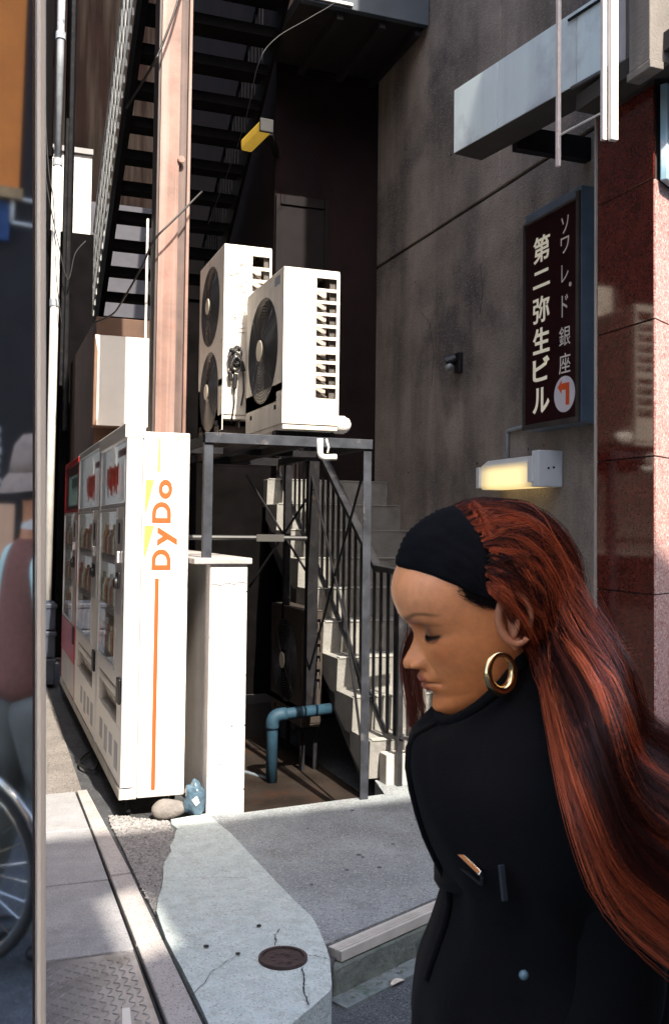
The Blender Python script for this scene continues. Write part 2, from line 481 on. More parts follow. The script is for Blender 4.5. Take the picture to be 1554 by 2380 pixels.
crack([(1.04, 3.11), (1.02, 3.03), (1.0, 2.98), (0.985, 2.88)], 0.0028)
crack([(1.075, 3.19), (1.12, 3.16), (1.14, 3.14)], 0.0022)
crack([(0.80, 3.95), (0.93, 4.0), (1.06, 3.96)], 0.0014)
stuff(cr.build('crack', JOINT, apron, fix=False))
pit = MB()
for x, y in ((0.77, 3.36), (0.86, 3.27), (0.99, 3.47)):
    pit.disc((x, y, ramp_z(x, y) + 0.005), (0, 0, 1), 0, rg.uniform(0.006, 0.012), 0.0022, 9)
stuff(pit.build('pit_mark', JOINT, apron))
# drain lid
dl = thing('drain_cover', 'round rusty brown iron drain lid set in the cracked pale concrete', 'drain lid', (0.998, 3.196, 0))
RUST = M('rusty_iron', (0.055, 0.036, 0.034), 0.7, metal=0.4, var=0.4, vs=30, bump=0.5, bs=90)
zc = ramp_z(0.998, 3.196) + 0.004
def dl_ring(nm, r0_, r1_, z0, z1, mat):
    q = MB(); q.disc((0.998, 3.196, z0), (0, 0, 1), r0_, r1_, z1 - z0, 40); return q.build(nm, mat, dl, bevel=0.0015)
dl_ring('rim', 0.071, 0.083, zc - 0.01, zc + 0.006, RUST)
dl_ring('lid', 0, 0.069, zc - 0.01, zc + 0.002, RUST)
q = MB()
for k in range(9):
    a = k * 0.7; rr = 0.018 + 0.004 * k
    q.ell((0.998 + rr * math.cos(a), 3.196 + rr * math.sin(a), zc + 0.0025), 0.010, 0.007, 0.003, 8, 5)
q.build('emblem', RUST, dl, smooth=True)

# grey aggregate platform in front of the stair, stepped at the street
pf = MB()
N0 = (1.196, 3.215); N1 = (N0[0] + SD.x * 1.75, N0[1] + SD.y * 1.75)
N0i = (1.178, 3.262)
polyP = [(1.176, 3.27), (1.205, 3.518), (1.181, 3.899), (1.162, 4.389), (1.117, 4.89), (1.31, 4.885), (1.98, 4.965), (2.13, 4.985), (2.19, 5.27), (3.2, 5.27), (3.2, 3.95), (2.79, 3.94), (N1[0], N1[1] + 0.05)]
pf.prism([(x, y, -0.15) for x, y in polyP], (0, 0, 0.150))
platform = struct(pf.build('platform', AGG))
gm = MB(); rg = random.Random(31)
for k in range(16):
    gm.disc((rg.uniform(1.3, 2.3), rg.uniform(3.7, 4.8), -0.0002), (0, 0, 1), 0, rg.uniform(0.005, 0.013), 0.0012, 9)
stuff(gm.build('gum_spot', M('gum_dark', (0.07, 0.075, 0.08), 0.8), platform))
nv = Vector((-SD.y, SD.x, 0))
na = Vector((1.205, 3.185, 0)); 
nb_ = MB()
for k, (o0, o1, z1) in enumerate(((0.0, 0.012, 0.004), (0.016, 0.026, 0.005), (0.030, 0.040, 0.005), (0.044, 0.062, 0.004))):
    nb_.prism([na + nv * o0 + Vector((0, 0, -0.03)), na + nv * o0 + SD * 1.75 + Vector((0, 0, -0.03)), na + nv * o1 + SD * 1.75 + Vector((0, 0, -0.03)), na + nv * o1 + Vector((0, 0, -0.03))], (0, 0, 0.03 + z1))
nb_.prism([na + nv * 0.001 + Vector((0, 0, -0.03)), na + nv * 0.001 + SD * 1.75 + Vector((0, 0, -0.03)), na + nv * 0.060 + SD * 1.75 + Vector((0, 0, -0.03)), na + nv * 0.060 + Vector((0, 0, -0.03))], (0, 0, 0.031))
nb_.build('step_nosing', M('nosing_strip', (0.46, 0.44, 0.40), 0.55, var=0.15, vs=12), platform)
rs = MB()
rs.prism([na + Vector((-0.035, -0.02, -0.15)), na + nv * 0.004 + SD * 1.75 + Vector((0, 0, -0.15)), na + nv * 0.3 + SD * 1.75 + Vector((0, 0, -0.15)), na + nv * 0.2 + Vector((-0.02, 0, -0.15))], (0, 0, 0.115))
rs.build('step_riser', MOSSY, platform, bevel=0.012)
# gutter, mossy strip at the foot of the step
gt = MB()
gt.prism([na + nv * -0.085 + SD * -0.06 + Vector((0, 0, -0.15)), na + nv * -0.075 + SD * 1.9 + Vector((0, 0, -0.15)), na + nv * 0.02 + SD * 1.9 + Vector((0, 0, -0.15)), na + nv * 0.02 + SD * -0.06 + Vector((0, 0, -0.15))], (0, 0, 0.014))
struct(gt.build('gutter', M('gutter_concrete', (0.14, 0.165, 0.165), 0.85, var=0.35, vs=18, bump=0.7, bs=60, spots=((0.06, 0.10, 0.075), 11, 0.56))))
lf = MB()
rg = random.Random(12)
for k in range(70):
    t = rg.uniform(0.0, 0.75); s_ = rg.uniform(-0.07, 0.01)
    p = na + SD * t + nv * s_ + Vector((0, 0, -0.135)); q = rg.uniform(0.003, 0.011); a = rg.uniform(0, 6.28)
    e1 = Vector((math.cos(a), math.sin(a), rg.uniform(-0.2, 0.4))) * q; e2 = Vector((-math.sin(a), math.cos(a), rg.uniform(-0.2, 0.3))) * q * 0.5
    lf.add([p - e1, p + e2 + Vector((0, 0, 0.002)), p + e1, p - e2 + Vector((0, 0, 0.001))], [(0, 1, 2, 3)])
stuff(lf.build('leaf_litter', M('litter', (0.12, 0.13, 0.09), 0.8, var=0.6, vs=60), fix=False))
def leaf(name, c, ln, wd, ang, mat, label):
    q = MB(); vs = []; k = 6
    for i in range(k + 1):
        t = i / k; ww = wd * math.sin(math.pi * (0.08 + 0.88 * t)); z = 0.010 * math.sin(t * 3.1)
        for sgn in (-1, 0, 1):
            lx = (t - 0.5) * ln; ly = sgn * ww
            vs.append((c[0] + lx * math.cos(ang) - ly * math.sin(ang), c[1] + lx * math.sin(ang) + ly * math.cos(ang), c[2] + z + abs(sgn) * 0.004))
    fs = [(3 * i + s_, 3 * i + s_ + 1, 3 * i + s_ + 4, 3 * i + s_ + 3) for i in range(k) for s_ in (0, 1)]
    q.add(vs, fs)
    o = q.build(name, mat, base=c, fix=False); md = o.modifiers.new('thick', 'SOLIDIFY'); md.thickness = 0.0012
    tag(o, label, 'leaf')
p = na + SD * 0.20 + nv * -0.085 + Vector((0, 0, -0.142))
leaf('fallen_leaf', p, 0.07, 0.014, 0.35, M('pale_leaf', (0.52, 0.47, 0.40), 0.7, var=0.2, vs=40), 'pale dried leaf lying in the gutter below the step')
p = na + SD * 0.415 + nv * -0.12 + Vector((0, 0, -0.142))
leaf('fallen_leaf', p, 0.065, 0.018, 1.9, M('yellow_leaf', (0.62, 0.38, 0.05), 0.6, var=0.2, vs=40), 'yellow fallen leaf on the road beside the person in black')
# ------------------------------------------------------------------ concrete building on the right
XW = 3.2
cb = thing('concrete_building', 'tall building with stained grey concrete side wall along the alley', 'building', (3.6, 6, 0))
GROOVE = M('groove_dark', (0.03, 0.027, 0.027), 0.9)
box('wall', GROOVE, cb, XW + 0.02, 4.6, 4.0, 7.80, -0.15, 9.0)
def wpanel(y0, y1, z0, z1):
    return box('wall_panel', CONC, cb, XW, XW + 0.03, y0, y1, z0, z1, 0.006)
wpanel(3.97, 7.785, -0.1, 3.733)
wpanel(5.640, 7.785, 3.757, 8.9); wpanel(3.97, 5.628, 3.757, 8.9)
pt_ = MB(); rq = random.Random(4)
for k in range(14):
    pt_.disc((XW - 0.0006, rq.uniform(4.6, 7.4), rq.uniform(1.6, 5.2)), (-1, 0, 0), 0, rq.uniform(0.004, 0.011), 0.0012, 8)
stuff(pt_.build('pit_mark', GROOVE, cb))
for pts_ in ([(6.9, 3.2), (6.7, 3.05), (6.62, 2.8), (6.66, 2.55)], [(5.9, 3.3), (5.86, 3.1), (5.9, 2.95)], [(5.45, 1.5), (5.3, 1.42), (5.2, 1.2)]):
    q = MB(); q.tube([(XW - 0.0002, y_, z_) for y_, z_ in pts_], 0.0022, 4); q.build('hairline_crack', GROOVE, cb)
# dark rear part of the building with a door under the landing
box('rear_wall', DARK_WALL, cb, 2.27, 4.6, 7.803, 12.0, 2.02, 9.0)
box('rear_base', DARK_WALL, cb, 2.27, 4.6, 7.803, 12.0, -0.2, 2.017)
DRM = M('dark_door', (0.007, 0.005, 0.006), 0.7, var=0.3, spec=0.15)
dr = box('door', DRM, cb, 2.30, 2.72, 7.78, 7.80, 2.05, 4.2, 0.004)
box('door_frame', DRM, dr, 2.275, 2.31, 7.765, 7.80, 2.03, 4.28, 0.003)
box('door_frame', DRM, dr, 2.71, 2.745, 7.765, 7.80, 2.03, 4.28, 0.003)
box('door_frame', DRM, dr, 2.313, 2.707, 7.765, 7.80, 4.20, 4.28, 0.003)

# landing slab of the outside stair
ld = thing('stair_landing', 'dark steel and concrete landing overhead between the stair and the wall', 'landing', (2.6, 7.2, 5.4))
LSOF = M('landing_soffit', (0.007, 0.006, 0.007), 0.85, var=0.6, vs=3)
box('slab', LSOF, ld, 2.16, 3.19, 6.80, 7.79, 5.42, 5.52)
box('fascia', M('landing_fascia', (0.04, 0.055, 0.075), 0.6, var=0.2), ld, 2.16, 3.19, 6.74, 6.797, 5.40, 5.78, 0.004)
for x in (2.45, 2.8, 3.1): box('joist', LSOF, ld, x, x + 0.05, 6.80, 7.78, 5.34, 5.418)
box('edge_strip', WHITE_METAL, ld, 2.16, 2.55, 6.72, 6.738, 5.42, 5.44)
for i in range(9): box('baluster', DARK_METAL, ld, 2.2 + i * 0.11, 2.215 + i * 0.11, 6.76, 6.775, 5.785, 6.6)
box('handrail', DARK_METAL, ld, 2.16, 3.19, 6.75, 6.79, 6.605, 6.64)

# ------------------------------------------------------------------ granite pillar and the block it carries
gp_ = thing('granite_pillar', 'polished dark red granite pillar at the street corner of the building', 'pillar', (2.95, 3.7, 0))
GRAN = M('red_granite', (0.085, 0.014, 0.009), 0.07, var=0.35, vs=10, spec=0.65, speck=(((0.12, 0.022, 0.014), 120, 0.18), ((0.045, 0.008, 0.006), 140, 0.22)), bump=0.0)
GRANF = M('sunlit_granite', (0.42, 0.24, 0.215), 0.5, var=0.16, vs=14, speck=(((0.60, 0.44, 0.40), 150, 0.3), ((0.30, 0.10, 0.085), 130, 0.2)), spots=((0.36, 0.09, 0.07), 3.0, 0.60))  # same granite, paled as if in full sun
XG = 2.78
FD = Vector((0.86, 0.51, 0)).normalized()
cy0 = 3.52
core = MB(); core.prism([(XG + 0.012, 3.95, -0.145), (XG + 0.012, cy0 + 0.012, -0.145), (XG + 0.9 * FD.x, cy0 + 0.9 * FD.y + 0.012, -0.145), (XG + 0.9 * FD.x, 3.96, -0.145)], (0, 0, 9))
core.build('core', GROOVE, gp_)
zs = [-0.14, 0.585, 1.190, 1.801, 2.412, 3.045, 3.475]
for i in range(len(zs) - 1):
    z0, z1 = zs[i] + 0.003, zs[i + 1] - 0.003
    box('granite_tile', GRAN, gp_, XG, XG + 0.011, cy0 + 0.010, 3.945, z0, z1, 0.0012)
    if i < 5:
        q = MB(); a = Vector((XG + 0.004, cy0, 0)); nn = Vector((FD.y, -FD.x, 0))
        for k in range(2):
            s0, s1 = k * 0.62 + 0.004, k * 0.62 + 0.615
            q = MB(); q.prism([a + FD * s0 + Vector((0, 0, z0)), a + FD * s1 + Vector((0, 0, z0)), a + FD * s1 - nn * 0.011 + Vector((0, 0, z0)), a + FD * s0 - nn * 0.011 + Vector((0, 0, z0))], (0, 0, z1 - z0))
            q.build('granite_tile', GRANF, gp_, bevel=0.0012)
q = MB(); q.bar((XG + 0.004, 3.957, -0.14), (XG + 0.004, 3.957, 3.6), 0.02, 0.012); q.build('edge_trim', M('edge_mortar', (0.36, 0.33, 0.29), 0.8), gp_)
# pale blue panel over the street front, painted as a sky reflection
fsn = thing('sky_panel', 'pale blue panel painted as a sky reflection on the street front of the pillar', 'sign panel', (2.95, 3.6, 3.25))
q = MB(); a = Vector((XG + 0.03, cy0 + 0.002, 3.035)); nn = Vector((FD.y, -FD.x, 0))
q.prism([a, a + FD * 1.2, a + FD * 1.2 + nn * 0.035, a + nn * 0.035], (0, 0, 0.44))
q.build('panel', M('painted_sky', (0.34, 0.55, 0.66), 0.3, var=0.2, vs=5, spots=((0.72, 0.78, 0.80), 5, 0.50)), fsn, bevel=0.006)  # sky and cloud reflection put into the colour
# bay above the pillar
bay = thing('upper_bay', 'grey concrete bay with a white framed window above the red pillar', 'bay', (2.8, 3.5, 3.6))
BAYC = M('bay_concrete', (0.17, 0.155, 0.14), 0.85, var=0.2, streak=0.5, stc=(0.06, 0.06, 0.06), bump=0.3)
box('soffit', M('bay_soffit', (0.05, 0.045, 0.04), 0.9), bay, 2.66, 4.4, 3.22, 3.95, 3.50, 3.58)
box('upstand', BAYC, bay, 2.70, 2.775, 3.30, 3.96, 3.585, 5.4, 0.004)
box('drip_ledge', BAYC, bay, 2.585, 2.655, 3.30, 3.46, 3.415, 3.45, 0.004)
box('mullion', BAYC, bay, 2.59, 2.695, 3.31, 3.45, 3.452, 5.2, 0.004)
wf = box('window_frame', WHITE_METAL, bay, 2.72, 2.745, 3.17, 3.21, 3.62, 5.2, 0.003)
box('sill', BAYC, bay, 2.70, 4.3, 3.12, 3.215, 3.583, 3.612, 0.003)
box('window_frame', WHITE_METAL, bay, 2.765, 2.78, 3.18, 3.21, 3.62, 5.2, 0.002)
box('pane', M('dark_glass', (0.02, 0.025, 0.03), 0.03, spec=0.8), bay, 2.75, 4.3, 3.215, 3.225, 3.615, 5.2)

# ------------------------------------------------------------------ long blank sign box
sb = thing('sign_box', 'long blank pale blue sign box fixed high on the concrete wall', 'sign box', (2.6, 4.3, 3.6))
SBX = M('sign_acrylic', (0.68, 0.80, 0.83), 0.35, var=0.06, vs=2, streak=0.22, stc=(0.30, 0.36, 0.40), spots=((0.46, 0.52, 0.58), 1.6, 0.56))
A = Vector((2.481, 4.899, 3.609)); B = Vector((2.668, 3.69, 3.609))
dv = (B - A).normalized(); nrm = Vector((dv.y, -dv.x, 0)) * -1
if nrm.x < 0: nrm = -nrm
L = (B - A).length; Hh = 0.373
back = nrm * 0.2
q = MB(); q.prism([A + nrm * 0.006, B + nrm * 0.006, B + back, A + back], (0, 0, Hh)); q.build('case', M('sign_case', (0.045, 0.04, 0.042), 0.7, var=0.3), sb, bevel=0.004)
cuts = [0, 0.395, 1.0, L]
for i in range(3):
    p0 = A + dv * (cuts[i] + 0.002); p1 = A + dv * (cuts[i + 1] - 0.002)
    zoff = 0 if i < 2 else 0.0
    q = MB(); q.prism([p0 + Vector((0, 0, 0.004)), p1 + Vector((0, 0, 0.004)), p1 + nrm * 0.0055 + Vector((0, 0, 0.004)), p0 + nrm * 0.0055 + Vector((0, 0, 0.004))], (0, 0, Hh - 0.008))
    q.build('face_panel', SBX, sb, bevel=0.002)
e0 = B + dv * 0.006; e1 = e0 + (dv + Vector((0.32, 0, 0))).normalized() * 0.21
q = MB(); q.prism([e0, e1, e1 + Vector((0.10, 0, 0)), e0 + nrm * 0.17], (0, 0, Hh + 0.28)); q.build('end_panel', M('end_acrylic', (0.60, 0.56, 0.56), 0.45, var=0.07), sb, bevel=0.006)
q = MB(); q.bar(A + dv * 0.98 + Vector((0.0, 0, -0.012)) - nrm * 0.012, B + Vector((0, 0, -0.012)) - nrm * 0.012, 0.014); q.build('lower_rail', GALV, sb)
q = MB(); q.bar(A + dv * 0.95 + Vector((0.0, 0, Hh - 0.035)) - nrm * 0.006, B + Vector((0, 0, Hh - 0.035)) - nrm * 0.006, 0.010); q.build('upper_rail', DARK_METAL, sb)
for t in (0.30, 0.98):
    c = A + dv * t + back
    q = MB(); q.box(c.x, 3.2, c.y - 0.03, c.y + 0.03, 3.57, 3.70); q.build('bracket', DARK_METAL, sb)

# white hanging posts in front of the sign box
hf = thing('hanging_frame', 'white rusty hanging metal posts with a thin cross rod before the sign box', 'sign frame', (2.4, 3.6, 3.6))
RPOST = M('rusty_white_post', (0.66, 0.60, 0.57), 0.55, var=0.12, vs=20, spots=((0.22, 0.075, 0.04), 11, 0.66), streak=0.2, stc=(0.3, 0.16, 0.1))
q = MB(); q.box(2.445, 2.462, 3.775, 3.797, 3.142, 5.5); q.build('post', RPOST, hf, bevel=0.002)
q = MB(); q.box(2.445, 2.466, 3.432, 3.452, 3.135, 5.5); q.build('post', RPOST, hf, bevel=0.002)
q = MB(); q.box(2.469, 2.504, 3.405, 3.43, 3.13, 5.5); q.build('post', M('white_post', (0.76, 0.72, 0.66), 0.5, var=0.05), hf, bevel=0.002)
q = MB(); q.tube([(2.455, 3.765, 3.285), (2.458, 3.455, 3.262)], 0.005, 8); q.build('cross_rod', WHITE_METAL, hf)

# ------------------------------------------------------------------ vertical building sign
vs_ = thing('building_sign', 'brown vertical building sign with cream Japanese lettering and a red arrow disc', 'sign', (3.1, 4.8, 2.1))
BRN = M('sign_brown', (0.030, 0.009, 0.010), 0.12, var=0.15, spec=0.6)
FRAMEB = M('sign_frame_blue', (0.16, 0.22, 0.29), 0.4, metal=0.35, var=0.2, streak=0.2)
FRAMED = M('sign_frame_dark', (0.075, 0.065, 0.06), 0.45, metal=0.4, var=0.3)
y0, y1, z0, z1 = 4.505, 5.075, 2.075, 3.315
box('case', FRAMEB, vs_, 3.062, 3.197, y0 - 0.012, y1 + 0.004, z0 - 0.012, z1 + 0.06, 0.004)
box('face', BRN, vs_, 3.054, 3.0615, y0 + 0.02, y1 - 0.016, z0 + 0.02, z1 - 0.016, 0.001)
box('frame', FRAMED, vs_, 3.044, 3.0615, y0 - 0.01, y0 + 0.019, z0 - 0.012, z1 + 0.03, 0.003)
box('frame', FRAMED, vs_, 3.044, 3.0615, y1 - 0.015, y1 + 0.006, z0 - 0.012, z1 + 0.0, 0.003)
box('frame', FRAMED, vs_, 3.044, 3.0615, y0 + 0.0195, y1 - 0.0155, z0 - 0.012, z0 + 0.019, 0.003)
box('frame', FRAMED, vs_, 3.044, 3.0615, y0 + 0.0195, y1 - 0.0155, z1 - 0.015, z1 + 0.0, 0.003)
CREAM = M('cream_letters', (0.92, 0.86, 0.70), 0.5, var=0.03, emit=((1.0, 0.90, 0.68), 0.05))
CREAMW = M('white_letters', (0.80, 0.75, 0.66), 0.5, var=0.03)
tx = lambda n_, ch, sz, y, z, m, b, sx: text_mesh(n_, ch, sz, (3.0535, y, z), (0, -1, 0), (0, 0, 1), m, vs_, b, 0.0012, sx)
def sign_char(ch, yc, zc, wd, ht, m, b):
    fit_text('letter', ch, (-yc - wd / 2, -yc + wd / 2, zc - ht / 2, zc + ht / 2), (3.0537, 0, 0), (0, -1, 0), (0, 0, 1), m, vs_, b, 0.0008)
for ch, z, ht in zip('第二弥生ビル', (3.122, 2.944, 2.763, 2.579, 2.410, 2.226), (0.158, 0.100, 0.156, 0.152, 0.142, 0.150)):
    sign_char(ch, 4.884, z, 0.180, ht, CREAM, 0.018 if ch in '第弥' else 0.026)
for ch, z, wd, ht in zip('ソワレド銀座', (3.193, 3.078, 2.918, 2.732, 2.560, 2.406), (0.075, 0.085, 0.070, 0.062, 0.112, 0.112), (0.098, 0.092, 0.10, 0.125, 0.110, 0.115)):
    sign_char(ch, 4.640, z, wd, ht, CREAMW, 0.002)
tx('letter', '・', 0.12, 4.585, 2.832, CREAMW, 0.0, 0.9)
q = MB(); q.disc((3.0536, 4.640, 2.232), (-1, 0, 0), 0, 0.102, 0.003, 48); dsk = q.build('arrow_disc', M('disc_white', (0.72, 0.68, 0.72), 0.4, var=0.04), vs_)
RED = M('arrow_red', (0.75, 0.10, 0.02), 0.5, var=0.05)
def ypoly(pts, nm):
    q = MB(); q.prism([(3.0503, 4.640 - a * 0.102, 2.232 + b * 0.102) for a, b in pts], (-0.0015, 0, 0)); q.build(nm, RED, dsk)
ypoly([(-0.62, 0.42), (-0.25, 0.80), (-0.25, 0.60), (0.50, 0.60), (0.50, -0.62), (0.16, -0.62), (0.16, 0.24), (-0.25, 0.24), (-0.25, 0.04)], 'arrow')

# ------------------------------------------------------------------ wall lamp under the sign, conduit, spotlight
wl = thing('wall_lamp', 'white box wall lamp glowing warm on the grey wall below the brown sign', 'wall lamp', (3.15, 5.25, 1.8))
LBODY = M('lamp_body', (0.74, 0.78, 0.80), 0.45, var=0.05)
q = MB(); q.prism([(3.197, 5.60, 1.725), (3.197, 5.60, 1.925), (3.10, 5.60, 1.915), (3.05, 5.60, 1.875), (3.045, 5.60, 1.745), (3.06, 5.60, 1.725)], (0, -0.64, 0))
lamp_em = bpy.data.materials.new('lamp_glow'); lamp_em.use_nodes = True
n_ = lamp_em.node_tree.nodes; l_ = lamp_em.node_tree.links; b_ = n_['Principled BSDF']
b_.inputs['Base Color'].default_value = (0.75, 0.76, 0.70, 1); b_.inputs['Roughness'].default_value = 0.35
g_ = n_.new('ShaderNodeNewGeometry'); sx_ = n_.new('ShaderNodeSeparateXYZ'); l_.new(g_.outputs['Position'], sx_.inputs[0])
def tri(out, c, hw):
    a_ = n_.new('ShaderNodeMath'); a_.operation = 'SUBTRACT'; a_.inputs[1].default_value = c; l_.new(out, a_.inputs[0])
    k_ = n_.new('ShaderNodeMath'); k_.operation = 'ABSOLUTE'; l_.new(a_.outputs[0], k_.inputs[0])
    m_ = n_.new('ShaderNodeMapRange'); m_.interpolation_type = 'SMOOTHSTEP'; m_.inputs['From Min'].default_value = hw; m_.inputs['From Max'].default_value = hw * 0.35; l_.new(k_.outputs[0], m_.inputs['Value']); return m_.outputs[0]
mu_ = n_.new('ShaderNodeMath'); mu_.operation = 'MULTIPLY'; l_.new(tri(sx_.outputs[1], 5.29, 0.40), mu_.inputs[0]); l_.new(tri(sx_.outputs[2], 1.785, 0.11), mu_.inputs[1])
mv_ = n_.new('ShaderNodeMath'); mv_.operation = 'MULTIPLY'; mv_.inputs[1].default_value = 0.30; l_.new(mu_.outputs[0], mv_.inputs[0])
b_.inputs['Emission Color'].default_value = (1.0, 0.72, 0.28, 1); l_.new(mv_.outputs[0], b_.inputs['Emission Strength'])
q.build('diffuser', lamp_em, wl, bevel=0.006, seg=3)
box('end_cap', LBODY, wl, 3.035, 3.197, 4.875, 4.955, 1.722, 1.935, 0.005)
box('end_clip', LBODY, wl, 3.028, 3.05, 5.585, 5.625, 1.735, 1.87, 0.003)
box('end_clip', LBODY, wl, 3.024, 3.034, 4.93, 4.985, 1.75, 1.90, 0.003)
for x, z in ((3.10, 1.83), (3.135, 1.835)):
    q = MB(); q.disc((x, 4.8745, z), (0, -1, 0), 0, 0.007, 0.002, 12); q.build('screw_hole', BLACK, wl)
q = MB(); q.tube([(3.185, 5.495, 1.92), (3.185, 5.495, 2.08)] + arc((3.185, 5.495, 2.085), (3.185, 5.495, 2.105), (3.185, 5.475, 2.108), 4) + [(3.185, 5.20, 2.122)], 0.012, 10)
q.build('conduit', M('conduit_grey', (0.30, 0.32, 0.33), 0.5, var=0.1), wl, smooth=True)
spt = thing('security_spotlight', 'small black spotlight fixed to the bare concrete wall', 'spotlight', (3.17, 6.2, 2.65))
box('back_plate', BLACK_PLASTIC, spt, 3.165, 3.198, 6.14, 6.22, 2.585, 2.73, 0.004)
q = MB(); q.tube([(3.165, 6.19, 2.69), (3.10, 6.22, 2.66)], [0.035, 0.042], 16); q.build('hood', BLACK_PLASTIC, spt, smooth=False)
q = MB(); q.ell((3.115, 6.20, 2.625), 0.03, 0.035, 0.03); q.build('lens', M('lens_grey', (0.25, 0.28, 0.30), 0.15), spt, smooth=True)

# yellow lamp high on the dark rear wall
yl = thing('stair_lamp', 'yellow fluorescent lamp box high on the dark rear wall by the stair', 'wall lamp', (2.02, 7.4, 4.5))
Ymat = M('yellow_diffuser', (0.42, 0.27, 0.03), 0.5, var=0.2, vs=8, emit=((1.0, 0.62, 0.08), 0.07))
q = MB(); q.bar((2.04, 7.30, 4.635), (1.975, 7.66, 4.60), 0.10, 0.095); q.build('diffuser', Ymat, yl, bevel=0.02)
q = MB(); q.bar((2.042, 7.265, 4.637), (2.04, 7.297, 4.637), 0.112, 0.108); q.build('end_cap', M('lamp_cap_grey', (0.035, 0.035, 0.036), 0.6, spec=0.2), yl, bevel=0.008)
q = MB(); q.bar((2.1, 7.4, 4.64), (2.28, 7.81, 4.64), 0.05, 0.05); q.build('arm', DARK_METAL, yl)
# ------------------------------------------------------------------ vending machines
VMW = M('vending_white', (0.80, 0.77, 0.72), 0.35, var=0.03, vs=2, spec=0.4)
VMG = M('vending_grey', (0.42, 0.42, 0.44), 0.4, var=0.08)
ALU = M('aluminium_trim', (0.66, 0.66, 0.66), 0.35, metal=0.35, var=0.1)
VRED = M('vending_red', (0.42, 0.02, 0.025), 0.3, var=0.08)
ORG = M('print_orange_red', (0.80, 0.085, 0.015), 0.5, var=0.02)
YEL = M('print_yellow', (0.80, 0.66, 0.09), 0.5, var=0.02)
AMB = M('print_amber', (0.85, 0.50, 0.12), 0.5, var=0.02)
PANE = glass_mat('display_glass', (0.95, 0.96, 0.96), 0.05, 0.02)
DISP = M('display_back', (0.60, 0.60, 0.62), 0.6, var=0.2, vs=9, emit=((0.95, 0.97, 1.0), 0.16))
DROP = M('drop_print', (0.62, 0.05, 0.02), 0.4, var=0.6, vs=28, spots=((0.75, 0.65, 0.58), 26, 0.52), emit=((0.9, 0.08, 0.02), 0.07))
BOT = [M('bottle_' + c, v, 0.25, var=0.3, vs=60, emit=(v, 0.12)) for c, v in (('brown', (0.22, 0.09, 0.03)), ('amber', (0.40, 0.22, 0.10)), ('white', (0.55, 0.52, 0.48)), ('olive', (0.22, 0.20, 0.13)), ('red', (0.30, 0.10, 0.07)), ('grey', (0.36, 0.35, 0.35)))]  # bottles glow in their own colour, as if lit by the display
CARD = M('sample_card', (0.30, 0.22, 0.13), 0.5, var=0.35, vs=30)
HORIZ = (0, -1, 0)

